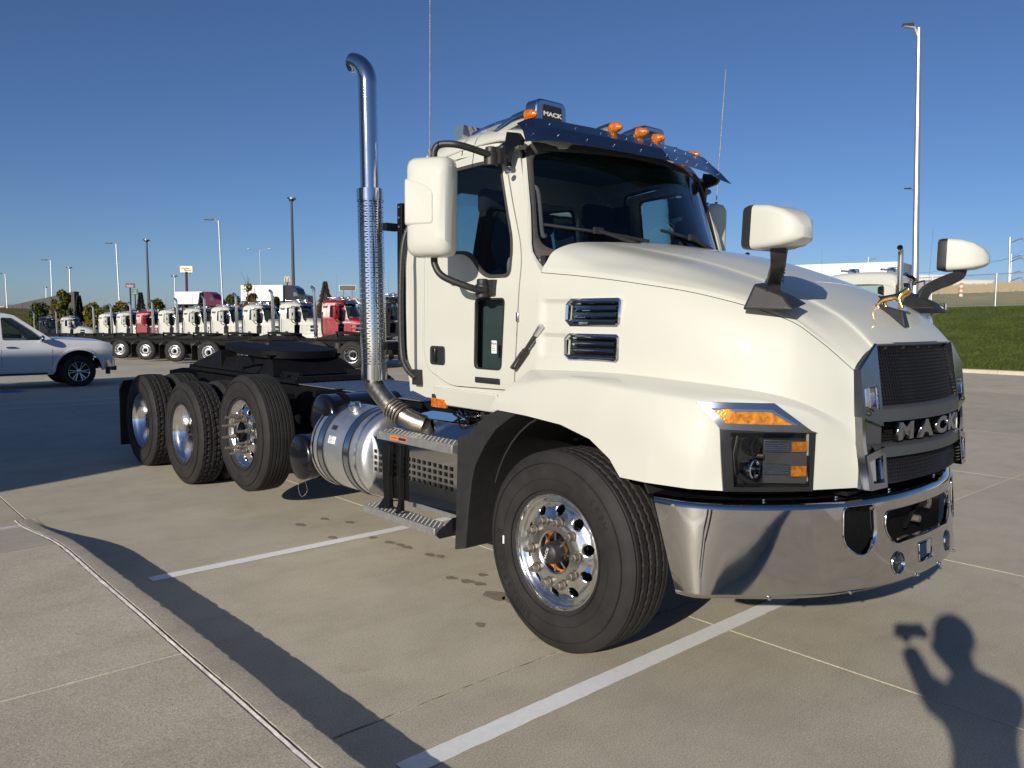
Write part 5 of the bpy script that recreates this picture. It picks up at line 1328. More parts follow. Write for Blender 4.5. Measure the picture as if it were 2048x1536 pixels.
# local frame: +y forward, +x right side; origin below the front axle
def pside(s, u, v):
    x = interp(v, [.30, .55, .95, 1.15, 1.25, 1.93], [.93, .985, 1.00, .985, .95, .74])
    x -= .10*smoothstep((u-.55)/.45)
    return Vector((s*x, u, v))
arch = [(.56*math.cos(a), .44+.555*math.sin(a)) for a in [PI-PI*k/18 for k in range(19)]]
arch2 = [(u-3.68, v) for u, v in arch]
prof_ = [(-4.95, .62), (-4.95, 1.22), (-2.75, 1.24), (-2.70, 1.27), (-.62, 1.265), (-.50, 1.28), (.50, 1.225), (.78, 1.18), (.85, 1.10), (.84, .55), (.62, .50)]+[(a[0], max(a[1], .40)) for a in arch[::-1]]+[(-.62, .36), (-3.10, .36)]+[(a[0], max(a[1], .40)) for a in arch2[::-1]]+[(-4.3, .42), (-4.9, .5)]
for s in (1, -1):
    b = panel(prof_, [], lambda u, v: pside(s, u, v), .12); b.build('body_side', M['pk'] if 'pk' in M else M.setdefault('pk', mat('pearl_white', (.66, .67, .68), .25, 0, .9)), PK, ang=40)
    b = MB()
    for k in range(19):
        pass
    rows = [[pside(s, a[0]*f_, .44+(a[1]-.44)*f_)+Vector((s*e, 0, 0)) for a in arch] for f_, e in ((1.0, -.03), (1.0, .022), (1.10, .018), (1.13, .0))]
    b.grid(rows); o = b.build('arch_flare', M['pk'], PK); 
    b = MB(); b.grid([[(p.x, p.y-3.68, p.z) for p in r_] for r_ in rows]); b.build('arch_flare', M['pk'], PK)
    # greenhouse
    gh = [(-2.62, 1.26), (-.62, 1.21), (-.98, 1.50), (-1.45, 1.86), (-1.62, 1.90), (-2.60, 1.88)]
    f3 = lambda u, v: Vector((s*interp(v, [1.2, 1.93], [.955, .745]), u, v))
    wins = [rnd([(-1.70, 1.29), (-.80, 1.26), (-1.06, 1.50), (-1.48, 1.82), (-1.70, 1.83)], .03, 3), rnd([(-2.52, 1.31), (-1.80, 1.29), (-1.80, 1.83), (-2.48, 1.82)], .04, 3)]
    pn = [(-2.95, 1.24), (-.50, 1.20), (-.92, 1.52), (-1.42, 1.90), (-1.62, 1.945), (-2.66, 1.93), (-2.86, 1.60)]
    panel(pn, wins, f3, .12).build('cab_side', M['pk'], PK, solid=.03, off=-s, ang=30)
    for w_ in wins: panel(w_, [], lambda u, v: f3(u, v)-Vector((s*.012, 0, 0)), .2).build('window', M['glass'], PK); strip(w_, .018, lambda u, v: f3(u, v)+Vector((s*.003, 0, 0))).build('window_trim', M['silver'] if False else M['gasket'], PK)
    for y in (-.62, -1.76): MB().grid([[pside(s, y-(.03 if z < .6 else 0), z)+Vector((s*.002, d, 0)) for z in (.40, .6, .8, 1.0, 1.2)] for d in (-.004, .004)]).build('door_gap', M['gasket'], PK)
    for y in (-1.55, -2.65): b = MB(); b.tube([pside(s, y-.11, 1.09)+Vector((s*.02, 0, 0)), pside(s, y, 1.10)+Vector((s*.035, 0, 0)), pside(s, y+.11, 1.09)+Vector((s*.02, 0, 0))], .016, 8); b.build('door_handle', M['silver'], PK)
    b = MB(); b.ball((s*1.10, -.86, 1.30), .13, 8, (.9, .5, .75)); o = b.build('door_mirror', M['chrome'], PK); b = MB(); b.box((s*.98, -.83, 1.24), (.16, .06, .05)); b.build('mirror_arm', M['black'], o)
    # vent badge
    b = MB(); b.hexa([(s*.985, -.52, .86), (s*1.0, -.44, .86), (s*1.0, -.42, .90), (s*.985, -.50, .90)], [(s*.97, -.42, 1.10), (s*.985, -.22, 1.12), (s*.985, -.22, 1.15), (s*.97, -.48, 1.15)]); b.build('side_vent', M['grey_trim'], PK)
    # headlamp
    b = MB(); b.hexa([(s*.89, .62, .78), (s*.74, .84, .80), (s*.70, .88, .80), (s*.955, .64, .78)], [(s*.90, .50, 1.12), (s*.74, .80, 1.12), (s*.72, .85, 1.12), (s*.965, .54, 1.12)]); o = b.build('headlight', M['dkchrome'], PK, bevel=.01)
    b = MB(); b.hexa([(s*.965, .66, .80), (s*.76, .885, .82), (s*.755, .89, .82), (s*.955, .67, .80)], [(s*.972, .56, 1.09), (s*.76, .85, 1.09), (s*.755, .86, 1.09), (s*.965, .57, 1.09)]); b.build('headlight_glass', M['clear'], o)
    MB().box((s*.96, -1.9, .40), (.10, 2.3, .04)).build('running_board', M['black'], PK)
    for y in (0, -3.68):
        w = empty('wheel', (s*.90, y, .42), parent=PK); w.rotation_euler = (0, 0, 0 if s > 0 else PI)
        MB().lathe([(.02, .26), (.055, .29), (.065, .36), (.05, .405), (.02, .42), (-.16, .42), (-.2, .40), (-.2, .26)], n=48).build('tyre', M['tyre'], w)
        b = MB(); b.lathe([(.035, .262), (.045, .262), (.040, .25), (.0, .242), (-.14, .235)], n=48)
        for k in range(6):
            for dd in (-.085, .085):
                a = 2*PI*k/6+dd; b.hexa([(.030, .05*math.cos(a)-.010*math.sin(a), .05*math.sin(a)+.010*math.cos(a)), (.030, .05*math.cos(a)+.010*math.sin(a), .05*math.sin(a)-.010*math.cos(a)), (.005, .05*math.cos(a)+.010*math.sin(a), .05*math.sin(a)-.010*math.cos(a)), (.005, .05*math.cos(a)-.010*math.sin(a), .05*math.sin(a)+.010*math.cos(a))],
                       [(.040, .248*math.cos(a+dd)-.014*math.sin(a), .248*math.sin(a+dd)+.014*math.cos(a)), (.040, .248*math.cos(a+dd)+.014*math.sin(a), .248*math.sin(a+dd)-.014*math.cos(a)), (.0, .248*math.cos(a+dd)+.014*math.sin(a), .248*math.sin(a+dd)-.014*math.cos(a)), (.0, .248*math.cos(a+dd)-.014*math.sin(a), .248*math.sin(a+dd)+.014*math.cos(a))])
        b.lathe([(.0, .07), (.035, .065), (.04, .04), (.04, .001)], n=20); b.build('rim', M['silver'], w, ang=30)
        MB().lathe([(-.05, .235), (-.06, .001)], n=24).build('brake_disc', M['gasket'], w)
M['pkm'] = M['pk']
b = MB()
def crs(y, z, w, c): return [(w*x_, y, z+c*(1-x_*x_)) for x_ in [-1+k/8 for k in range(17)]]
b.grid([crs(-.56, 1.275, .94, .05), crs(-.3, 1.265, .945, .065), crs(.2, 1.245, .935, .06), crs(.55, 1.22, .90, .05), crs(.76, 1.18, .84, .03), crs(.83, 1.165, .81, .02), crs(.86, 1.0, .80, 0)]); b.build('bonnet', M['pk'], PK)
b = MB(); b.grid([crs(-1.44, 1.905, .74, .03), crs(-1.6, 1.935, .745, .035), crs(-2.2, 1.945, .745, .035), crs(-2.66, 1.93, .74, .03)]); b.build('roof', M['pk'], PK)
b = MB(); b.grid([crs(-.56, 1.24, .90, .02), crs(-.98, 1.56, .83, .02), crs(-1.43, 1.90, .72, .02)]); b.build('windscreen', M['glass'], PK)
b = MB(); b.grid([crs(-2.68, 1.92, .73, .02), crs(-2.9, 1.26, .93, .0)]); b.build('rear_window', M['glass'], PK)
b = MB(); b.box((0, .86, .95), (1.46, .05, .36)); b.build('grille', M['dkchrome'], PK, bevel=.02)
b = MB(); b.prism(rnd([(-.97, .70), (-.88, .92), (.88, .92), (.97, .70), (.97, .60), (-.97, .60)], .05, 4), .50, .74, 'z'); b.build('bumper', M['bumper'], PK, bevel=.03); 
b = MB(); b.box((0, .93, .47), (1.5, .12, .12)); b.box((.80, .75, .42), (.08, .10, .2)); b.build('air_dam', M['black'], PK)
b = MB(); b.box((0, -2.0, .55), (1.7, 5.0, .14)); b.box((0, -.2, .85), (1.5, 1.2, .4)); b.box((0, -3.9, .8), (1.7, 1.9, .1)); b.cyl((-.85, 0, .42), (.85, 0, .42), .05); b.cyl((-.85, -3.68, .42), (.85, -3.68, .42), .06); b.build('chassis', M['gasket'], PK)
b = MB(); b.box((0, -4.95, .95), (1.9, .04, .55)); b.build('tailgate', M['pk'], PK)
for s in (1, -1):
    b = MB(); b.box((s*.42, -1.9, 1.05), (.5, .14, .70)); b.box((s*.42, -1.65, .85), (.5, .5, .14)); b.box((s*.42, -1.9, 1.50), (.26, .09, .16)); b.build('seat', M['seat'], PK, bevel=.03)
b = MB(); b.box((0, -.75, 1.12), (1.7, .3, .22)); b.build('dashboard', M['cabin'], PK)

# ------------------------------------------------------------------ dealership building whose shadow lies across the lot (beside the camera, outside the frame)
X0, YA, YB, HB_ = 12.0, -2.32, -14.5, 7.3
BD = empty('dealership_building', (X0, (YA+YB)/2, 0), 0, 'tall grey panelled dealership block that throws the long shadow over the lot', 'building')
def bl_(o): 
    o.location = -BD.location; return o
b = MB(); b.box(((X0+34)/2, (YA+YB)/2, HB_/2-.1), (34-X0, YA-YB, HB_+.2)); bl_(b.build('wall', mat('precast_panel', (.34, .33, .31), .8, var=.06, vscale=.6), BD, smooth=False))
b = MB(); b.box(((X0+34)/2, (YA+YB)/2, HB_+.05), (34-X0+.02, YA-YB+.02, .12)); bl_(b.build('roof', M['darkpole'], BD, smooth=False))
for k in range(4):
    y = YB+1.6+k*3.0; b = MB(); b.box((X0-.01, y, 2.6), (.06, 2.3, 2.6)); o = bl_(b.build('window', M['grey_trim'], BD)); MB().box((X0-.045, y, 2.6), (.01, 2.1, 2.4)).build('pane', M['visor'], o)
for k in range(5):
    x = X0+2+k*4; b = MB(); b.box((x, YA+.01, 2.4), (3.0, .06, 3.0)); o = bl_(b.build('window', M['grey_trim'], BD)); MB().box((x, YA+.045, 2.4), (2.8, .01, 2.8)).build('pane', M['visor'], o)
# ------------------------------------------------------------------ photographer
SH = Vector((4.28, 3.22, .137))
PE = empty('person', SH, 0, 'person on the sidewalk in dark jacket, arms raised, holding a phone up to photograph', 'person')
vdir = Vector((math.cos(YAW), math.sin(YAW), 0)); rt = Vector((math.sin(YAW), -math.cos(YAW), 0)); up_ = Vector((0, 0, 1))
def pp(r_, f_, u_): return rt*r_+vdir*f_+up_*u_
ph = CAM-SH; pr_, pf_, pu_ = ph.dot(rt), ph.dot(vdir), ph.z
BX = .045
hb = [(BX, -.02, .93), (BX, -.02, 1.12), (BX, -.03, 1.30), (BX*.9, -.03, 1.42), (.04, 0, 1.50), (0, .02, 1.57), (0, .03, 1.66),
      (.15+BX, -.03, 1.385), (.24, .12, 1.27), (pr_+.16, pf_-.06, pu_-.05), (-.15+BX, -.03, 1.385), (-.02, .22, 1.30), (pr_+.03, pf_-.06, pu_-.09),
      (.10+BX, -.02, .86), (.13+BX, .02, .47), (.14+BX, -.03, .07), (-.09+BX, -.02, .86), (-.11+BX, .02, .47), (-.12+BX, -.03, .07), (.15+BX, .12, .04), (-.13+BX, .12, .04), (0, .03, 1.71)]
eb = [(0, 1), (1, 2), (2, 3), (3, 4), (4, 5), (5, 6), (3, 7), (7, 8), (8, 9), (3, 10), (10, 11), (11, 12), (0, 13), (13, 14), (14, 15), (15, 19), (0, 16), (16, 17), (17, 18), (18, 20), (6, 21)]
rb_ = [(.17, .12), (.16, .12), (.18, .12), (.13, .10), .055, .085, .095, .075, .055, .045, .075, .055, .045, .095, .065, .045, .095, .065, .045, .04, .04, .07]
skin('body', M['cloth'], [pp(*v) for v in hb], eb, rb_, PE, 2)
b = MB().ball(pp(0, .02, 1.655), .105, 10, (.9, .9, 1.12)); b.tf(Matrix.Identity(4)); b.build('head', M['skin'], PE)
b = MB().ball(pp(0, -.005, 1.675), .112, 10, (.92, .92, 1.05)); 
b.build('hair', M['bark'], PE)
b = MB()
for s in (1, -1): b.ball(pp(s*.035, .108, 1.665), .012, 5); 
b.build('eye', M['print_white'], PE)
b = MB(); b.ball(pp(0, .125, 1.635), .017, 5, (1, 1, 1.4)); b.build('nose', M['skin'], PE)
for s in (1, -1):
    q0 = .045 if s > 0 else .115; hv = [(pr_+s*.10+q0+(.0 if s > 0 else .01), pf_-.06, pu_-.05-(.03 if s < 0 else 0)), (pr_+s*.085+q0, pf_-.035, pu_-.03-(.02 if s < 0 else 0))]; he = [(0, 1)]; hr_ = [.028, .030]
    for k in range(4):
        i = len(hv); z = .022-.016*k
        hv += [(pr_+s*.080+q0, pf_-.020, pu_-.02+z), (pr_+s*.085+q0, pf_-.010, pu_-.005+z)]; he += [(1, i), (i, i+1)]; hr_ += [.009, .008]
    i = len(hv); hv += [(pr_+s*.06+q0, pf_-.045, pu_-.035), (pr_+s*.04+q0, pf_-.045, pu_-.02)]; he += [(1, i), (i, i+1)]; hr_ += [.010, .008]
    skin('hand', M['skin'], [pp(*v) for v in hv], he, hr_, PE, 1)
b = MB(); b.box((0, 0, 0), (.155, .009, .076)); mtp = Matrix(((rt.x, vdir.x, 0, 0), (rt.y, vdir.y, 0, 0), (0, 0, 1, 0), (0, 0, 0, 1)))
b.tf(Matrix.Translation(pp(pr_+.055, pf_-.022, pu_-.022)) @ mtp); ph_ = b.build('phone', M['tank_black'], None, bevel=.003)
ph_.location = SH; tag(ph_, 'black smartphone held up by the person taking the picture', 'phone')

# ------------------------------------------------------------------ light poles
def up_at(px0, py0, px1, py1, d):   # foot and head of a mast at depth d
    return at(px0, py0, d), at(px1, py1, d)
def lamp(px0, py0, px1, py1, d, label, kind='arm', r=.09, m='galv', arm=-1, group='tall lamp posts', L_=1.5):
    a, t = up_at(px0, py0, px1, py1, d); g = terr(a.x, a.y); axis = (t-a).normalized(); foot = a+axis*((g-a.z)/axis.z); foot -= axis*.3
    o = empty('lamp_post', foot, 0, label, 'lamp post', group); T_ = t-foot
    MB().tube([(0, 0, 0), T_], [r, r*.6], 10).build('pole', M[m], o)
    MB().tube([(0, 0, 0), (0, 0, .6)], [r*2.0, r*1.9], 12).build('base', M['whitebox'], o)
    rdir = AR
    if kind == 'arm':
        e = T_+AR*arm*L_+Vector((0, 0, .10)); MB().tube([T_-Vector((0, 0, .3)), T_+AR*arm*.15+Vector((0, 0, .02)), T_+AR*arm*.5+Vector((0, 0, .06)), e], [r*.6, r*.55, r*.4, r*.4], 8).build('arm', M[m], o)
        b = MB(); q = T_+AR*arm*(L_*.72)+Vector((0, 0, .09)); dx = AR*arm*L_*.34; w_ = AD*L_*.12
        b.hexa([q-dx-w_-Vector((0, 0, .05)), q+dx-w_-Vector((0, 0, .03)), q+dx+w_-Vector((0, 0, .03)), q-dx+w_-Vector((0, 0, .05))], [q-dx-w_+Vector((0, 0, .06)), q+dx-w_+Vector((0, 0, .03)), q+dx+w_+Vector((0, 0, .03)), q-dx+w_+Vector((0, 0, .06))]); b.build('lamp_head', M['darkpole'], o)
    elif kind == 'double':
        for s in (1, -1):
            MB().tube([T_-Vector((0, 0, .4)), T_+AR*s*.8+Vector((0, 0, .1)), T_+AR*s*2.0+Vector((0, 0, .25))], r*.5, 8).build('arm', M[m], o)
            MB().ball(T_+AR*s*2.1+Vector((0, 0, .22)), .30, 6, (1, 1, .4)).build('lamp_head', M['whitebox'], o)
    else:
        MB().tube([T_+Vector((0, 0, -.6)), T_+Vector((0, 0, -.1))], [r*1.4, r*1.6], 10).build('hoist_ring', M[m], o)
        for k in range(6):
            a_ = PI*k/3; c = T_+Vector((1.2*math.cos(a_), 1.2*math.sin(a_), 0))*L_; b = MB(); b.cyl(T_-Vector((0, 0, .3)), c, r*.3, 6); b.lathe([(-.30*L_, .38*L_), (.10*L_, .26*L_), (.34*L_, .12*L_), (.35*L_, .01)], c, 'z', 10); b.build('lamp_head', M['whitebox' if k % 2 else 'darkpole'], o)
    return o
lamp(1829, 640, 1838, 56, 25.8, 'tall silver lamp post with flat LED head, right of the near truck', r=.115, arm=-1, L_=.50)
lamp(1829, 520, 1829, 379, 75, 'distant lamp post seen just left of the tall right hand post', r=.09, L_=.9)
lamp(447, 640, 437, 441, 68, 'silver lamp post above the row, right of the restaurant sign', L_=1.15)
lamp(241, 640, 232, 488, 90, 'silver lamp post left of the maroon hotel sign', L_=1.15)
lamp(106, 640, 101, 521, 115, 'silver lamp post in front of the leafy trees', L_=1.3)
lamp(16, 640, 10, 548, 150, 'silver lamp post at the left edge of the picture', L_=1.6)
lamp(588, 620, 583, 397, 190, 'dark high mast light, tallest on the left', 'crown', .42, 'darkpole', L_=.75)
lamp(298, 620, 293, 480, 290, 'dark high mast light between the hotel and restaurant signs', 'crown', .52, 'darkpole', L_=.9)
lamp(142, 620, 139, 535, 430, 'distant high mast light above the dark wall corner', 'crown', .45, 'galv', L_=1.1)
lamp(93, 620, 92, 574, 620, 'faint high mast light far beyond the dark wall', 'crown', .45, 'galv', L_=1.1)
lamp(351, 620, 349, 552, 420, 'distant mast light left of the restaurant sign', 'crown', .4, 'galv', L_=1.2)
lamp(523, 610, 519, 500, 160, 'two armed street light between the masts', 'double', .10, 'galv')
lamp(1340, 640, 1341, 400, 60, 'lamp post seen through the far door window of the near truck', r=.08, L_=.6)
# ------------------------------------------------------------------ signs
def board(name, px, py, w, h, d, foot_py, label, face, edge, cat='sign', poles=(0,), pr=.25, pm='darkpole'):
    c = at(px, py, d); s_ = d/FPX; W_, H_ = w*s_, h*s_; ft = at(px, foot_py, d); g = terr(c.x, c.y)
    o = empty(name, (c.x, c.y, g), 0, label, cat); L = c-o.location
    n = -AD; n.z = 0; n.normalize(); rr_ = Vector((0, 0, 1)).cross(n).normalized(); F3 = Matrix(((rr_.x, 0, n.x), (rr_.y, 0, n.y), (rr_.z, 1, n.z)))
    m4 = Matrix.Translation(L) @ F3.to_4x4()
    for q in poles: MB().tube([Vector((0, 0, -.5))+rr_*q*W_, Vector((0, 0, L.z-H_*.4))+rr_*q*W_], pr, 8).build('pole', M[pm], o)
    b = MB(); b.prism(rnd([(-W_/2, -H_/2), (W_/2, -H_/2), (W_/2, H_/2), (-W_/2, H_/2)], H_*.12, 3), -.25, 0, 'z'); b.tf(m4); b.build('board', edge, o)
    b = MB(); b.prism(rnd([(-W_*.47, -H_*.44), (W_*.47, -H_*.44), (W_*.47, H_*.44), (-W_*.47, H_*.44)], H_*.1, 3), 0.0, .03, 'z'); b.tf(m4); b.build('sign_face', face, o)
    return o, L, rr_, n, W_, H_
F3f = lambda rr_: frame3(rr_, (0, 0, 1))
M['cream'] = mat('cream_sign', (.80, .72, .50), .5); M['brown'] = mat('brown_print', (.36, .13, .03), .5); M['maroon'] = mat('maroon_sign', (.10, .02, .05), .5); M['green'] = mat('green_sign', (.01, .10, .06), .5); M['arch'] = mat('yellow_arch', (.85, .62, .22), .4)
o, L, r_, n_, W_, H_ = board('restaurant_sign', 372.5, 538.5, 25, 12.5, 260, 600, 'cream sign board with brown lettering on a tall brown pole', M['cream'], M['cream'], pr=.42, pm='redpaint2')
text('sign_lettering', 'Cracker', .80, M['brown'], o, L+n_*.06-r_*.35+Vector((0, 0, .28)), F3f(r_), 1.1, .01, .03); text('sign_lettering', 'Barrel', .74, M['brown'], o, L+n_*.06+r_*.45-Vector((0, 0, .34)), F3f(r_), 1.2, .01, .03)
for k in (-1.2, -.4, .4, 1.2): MB().ball(L+r_*k-Vector((0, 0, 1.35)), .16, 4).build('sign_lamp', M['darkpole'], o)
o, L, r_, n_, W_, H_ = board('hotel_sign', 260.2, 571, 18.5, 9.5, 300, 640, 'dark maroon hotel sign with pale lines of lettering', M['maroon'], M['maroon'], pr=.3)
for z, w_ in ((.55, .5), (-.02, 2.7), (-.52, 2.4)):
    for k in range(int(w_/.26)): MB().box(L+n_*.05+r_*(-w_/2+.26*k+.1)+Vector((0, 0, z)), (.16, .16, .26 if z else .2)).build('sign_mark', M['print_white'], o)
o, L, r_, n_, W_, H_ = board('hotel_sign', 270, 584, 11.5, 11.2, 300, 640, 'green square hotel sign with a white looped emblem', M['green'], M['green'], pr=.22)
b = MB().tube([L+n_*.06+r_*.42*math.cos(a)+Vector((0, 0, .25+.38*math.sin(a))) for a in [2*PI*k/16 for k in range(15)]], .07, 5); b.tube([L+n_*.06+r_*.15+Vector((0, 0, .05)), L+n_*.06+r_*.5-Vector((0, 0, .2))], .07, 5); b.build('emblem', M['print_white'], o)
for k in range(6): MB().box(L+n_*.05+r_*(-.75+.28*k)-Vector((0, 0, .55)), (.18, .18, .2)).build('sign_mark', M['print_white'], o)
c = at(574.5, 559, 420); g = terr(c.x, c.y); o = empty('restaurant_sign', (c.x, c.y, g), 0, 'pair of pale yellow arches with a red band, on a pole', 'sign'); L = c-o.location
MB().tube([(0, 0, 0), (0, 0, L.z-1.5)], .35, 8).build('pole', M['darkpole'], o)
b = MB()
for s in (-1, 1): b.tube([L+AR*(s*.72+.72*math.cos(a))+Vector((0, 0, -1.4+2.9*math.sin(a)**.8)) for a in [PI*k/14 for k in range(15)]], .24, 6)
b.build('arch', M['arch'], o); b = MB(); b.hexa([L+AR*-1.3+Vector((0, 0, -1.9)), L+AR*1.3+Vector((0, 0, -1.9)), L+AR*1.3+AD*.3+Vector((0, 0, -1.9)), L+AR*-1.3+AD*.3+Vector((0, 0, -1.9))], [L+AR*-1.3+Vector((0, 0, -1.2)), L+AR*1.3+Vector((0, 0, -1.2)), L+AR*1.3+AD*.3+Vector((0, 0, -1.2)), L+AR*-1.3+AD*.3+Vector((0, 0, -1.2))]); b.build('sign_band', M['red'], o)
board('road_sign', 695, 576, 34, 11.5, 150, 620, 'grey back of a road sign on two posts beyond the right hand red cab', M['grey_trim'], M['galv'], poles=(-.25, .25), pr=.12, pm='galv')
# ------------------------------------------------------------------ road trains on the far highway
def rig(px_l, px_r, py_t, py_b, d, label, tm, split):
    a, b_ = at(px_l, py_b, d*1.03), at(px_r, py_b, d); zt = at(px_r, py_t, d).z
    ax_ = (b_-a); ax_.z = 0; Ln = ax_.length; ax_.normalize(); g = min(terr(a.x, a.y), terr(b_.x, b_.y)); az = math.atan2(ax_.y, ax_.x)
    o = empty('semi_truck', (a.x, a.y, b_.z-1.1), az, label, 'truck', 'rigs on the far highway'); H_ = zt-o.location.z; tl = Ln*split; w = 2.5
    b = MB(); b.box((tl/2, 0, (H_+1.15)/2), (tl, w, H_-1.15)); b.build('trailer', M['whitebox'], o, bevel=.05)
    for k in range(1, 12): MB().box((tl*k/12, w/2*(1 if True else 0)*-0, (H_+1.15)/2), (.04, w+.04, H_-1.3)).build('trailer_rib', M['galv'], o)
    b = MB(); h2 = H_*.98; b.prism([(tl+.4, .7), (tl+.4, h2), (tl+1.8, h2), (tl+2.9, h2*.86), (tl+3.4, h2*.62), (tl+5.4, h2*.50), (tl+5.6, .7)], -w/2, w/2, 'y'); b.build('cab', tm, o, bevel=.08)
    b = MB(); b.prism([(tl+2.3, h2*.50), (tl+2.3, h2*.68), (tl+2.95, h2*.68), (tl+3.25, h2*.52)], -w/2-.02, w/2+.02, 'y'); b.build('window', M['visor'], o)
    for x_ in (1.2, 2.5, tl+.6, tl+1.9, tl+4.7):
        for s in (1, -1): wt = MB(); wt.lathe([(0, .25), (0, .50), (-.3*s, .50), (-.3*s, .25)], (x_, s*w/2, .5), 'y', 16, cap0=True); wt.build('wheel', M['tyre'], o)
    b = MB(); b.box((tl/2, 0, 1.05), (tl, w*.9, .2)); b.box((tl+2.8, 0, .75), (5.4, w*.8, .3)); b.build('chassis', M['frame'], o)
    return o
rig(358, 446, 583, 609, 175, 'white box trailer behind a maroon sleeper cab on the highway', M['redpaint2'], .63)
rig(490, 622, 570, 603, 150, 'white box trailer behind a black sleeper cab on the highway', M['blackpaint'], .64)
c = at(705, 607, 165); o = empty('car', (c.x, c.y, c.z-.8), math.atan2(AR.y, AR.x), 'white pickup on the highway beside the red cab', 'car')
b = MB(); b.prism([(-2.6, .4), (-2.6, 1.1), (-.8, 1.15), (-.6, 1.8), (.9, 1.8), (1.4, 1.15), (2.6, 1.05), (2.7, .4)], -.95, .95, 'y'); b.build('body', M['whitebox'], o, bevel=.08)
for x_ in (-1.8, 1.8): wt = MB(); wt.lathe([(-.97, .1), (-.97, .4), (.97, .4), (.97, .1)], (x_, 0, .4), 'y', 14, cap0=True, cap1=True); wt.build('wheel', M['tyre'], o)
MB().prism([(-.45, 1.2), (-.4, 1.68), (.8, 1.68), (1.15, 1.2)], -.96, .96, 'y').build('window', M['visor'], o)
# highway guard rail and small buildings
a, b_ = at(250, 619, 182), at(760, 612, 150)
o = empty('guard_rail', (a.x, a.y, terr(a.x, a.y)), 0, 'low steel guard rail along the highway embankment', 'guard rail'); L = b_-a; z0 = a.z-o.location.z
b = MB(); b.tube([(0, 0, z0), Vector((L.x, L.y, L.z+z0))], .18, 6); b.build('rail', M['galv'], o)
for k in range(24): q = L*k/24; MB().box((q.x, q.y, q.z+z0-.6), (.12, .12, 1.2)).build('rail_post', M['galv'], o)
def house(px0, px1, py0, py1, d, label, m, dep=12, roof=0, cat='building'):
    a, b_ = at(px0, py1, d), at(px1, py1, d); zt = at(px0, py0, d).z; ax_ = b_-a; ax_.z = 0; Ln = ax_.length; az = math.atan2(ax_.y, ax_.x); zb = min(terr(a.x, a.y), a.z)-1
    o = empty('building', (a.x, a.y, zb), az, label, cat); H_ = zt-zb
    b = MB(); b.box((Ln/2, dep/2, H_/2), (Ln, dep, H_)); b.build('wall', m, o)
    b = MB(); b.box((Ln/2, dep/2, H_+.15), (Ln+.6, dep+.6, .3)); 
    if roof: b.prism([(-.5, H_+.3), (Ln+.5, H_+.3), (Ln/2, H_+.3+roof)], 0, dep, 'y')
    b.build('roof', M['darkpole'] if roof else m, o)
    return o
house(318, 358, 618, 628, 230, 'low dark red brick building beyond the embankment', M['maroon'])
house(240, 272, 621, 634, 240, 'long low white building behind the yellowing trees', M['whitebox'])
house(350, 358, 600, 612, 260, 'small white shed beside the white trailer', M['whitebox'])
house(-30, 22, 614, 628, 330, 'pink roofed building at the far left edge', mat('pink_wall', (.6, .36, .30), .7))
# dark sound wall receding at the left
P1, P2 = at(151, 660, 92), at(-60, 660, 330); z1 = at(151, 583, 92).z; z2 = at(-60, 629, 330).z
o = empty('screen_wall', (P1.x, P1.y, -1.5), 0, 'long dark grey wall rising to a square corner behind the leafy trees', 'wall')
nseg = 14
for k in range(nseg):
    a, b_ = P1.lerp(P2, k/nseg), P1.lerp(P2, (k+.97)/nseg); za, zb_ = z1+(z2-z1)*k/nseg+1.5, z1+(z2-z1)*(k+.97)/nseg+1.5
    a = a-P1; b_ = b_-P1; w_ = Vector((-.6, -.4, 0))
    MB().hexa([(a.x, a.y, 0), (b_.x, b_.y, 0), (b_.x+w_.x, b_.y+w_.y, 0), (a.x+w_.x, a.y+w_.y, 0)], [(a.x, a.y, za), (b_.x, b_.y, zb_), (b_.x+w_.x, b_.y+w_.y, zb_), (a.x+w_.x, a.y+w_.y, za)]).build('wall_panel', mat('wall_panel', (.085, .085, .085), .9, var=.15, vscale=.3) if k == 0 else bpy.data.materials['wall_panel'], o, smooth=False)
# right: white factory roofs, trailer, marker posts, pylons
house(1862, 1985, 561, 576, 300, 'wide low white industrial building beyond the field', M['whitebox'], 40)
house(1838, 1925, 551, 566, 330, 'taller white industrial roof behind the wide low one', mat('pale_roof', (.62, .63, .64), .6), 40)
a, b_ = at(1400, 640, 39.5), at(1793, 640, 34.2); ax_ = b_-a; ax_.z = 0; Ln = ax_.length; az = math.atan2(ax_.y, ax_.x)
o = empty('box_trailer', (a.x, a.y, .1), az, 'white box trailer parked beyond the bonnet of the near truck', 'trailer'); H_ = at(1805, 523.5, 34.2).z-.1
b = MB(); b.box((Ln/2, 1.25, (H_+1.1)/2), (Ln, 2.5, H_-1.1)); b.build('body', M['whitebox'], o, bevel=.03)
b = MB(); b.box((Ln+.02, 1.25, (H_+1.1)/2), (.05, 2.52, H_-1.12)); b.build('door', M['galv'], o)
for q in (.72, .93):
    MB().box((Ln*q, -.02, H_-.75), (.55, .04, .38)).build('side_decal', M['blue'], o); MB().box((Ln*q+.6, -.03, H_-.78), (.45, .06, .36)).build('side_hatch', M['grey_trim'], o)
for x_ in (Ln-1.5, Ln-2.9): wt = MB(); wt.lathe([(0, .1), (0, .5), (2.5, .5), (2.5, .1)], (x_, 0, .5), 'y', 16, cap0=True, cap1=True); wt.build('wheel', M['tyre'], o)
for px, d in ((1812, 62), (1922, 70)):
    c = at(px, 585, d); g = terr(c.x, c.y); zt = at(px, 555 if px < 1900 else 566, d).z; o = empty('marker_post', (c.x, c.y, g), 0, 'orange and white banded marker %s' % ('beside the tall lamp post' if px < 1900 else 'out in the field, right of the first'), 'marker')
    H_ = zt-g
    for k in range(6): MB().cyl((0, 0, H_*k/6), (0, 0, H_*(k+1)/6), .16, 12).build('band', M['orange_print'] if k % 2 else M['whitebox'], o)
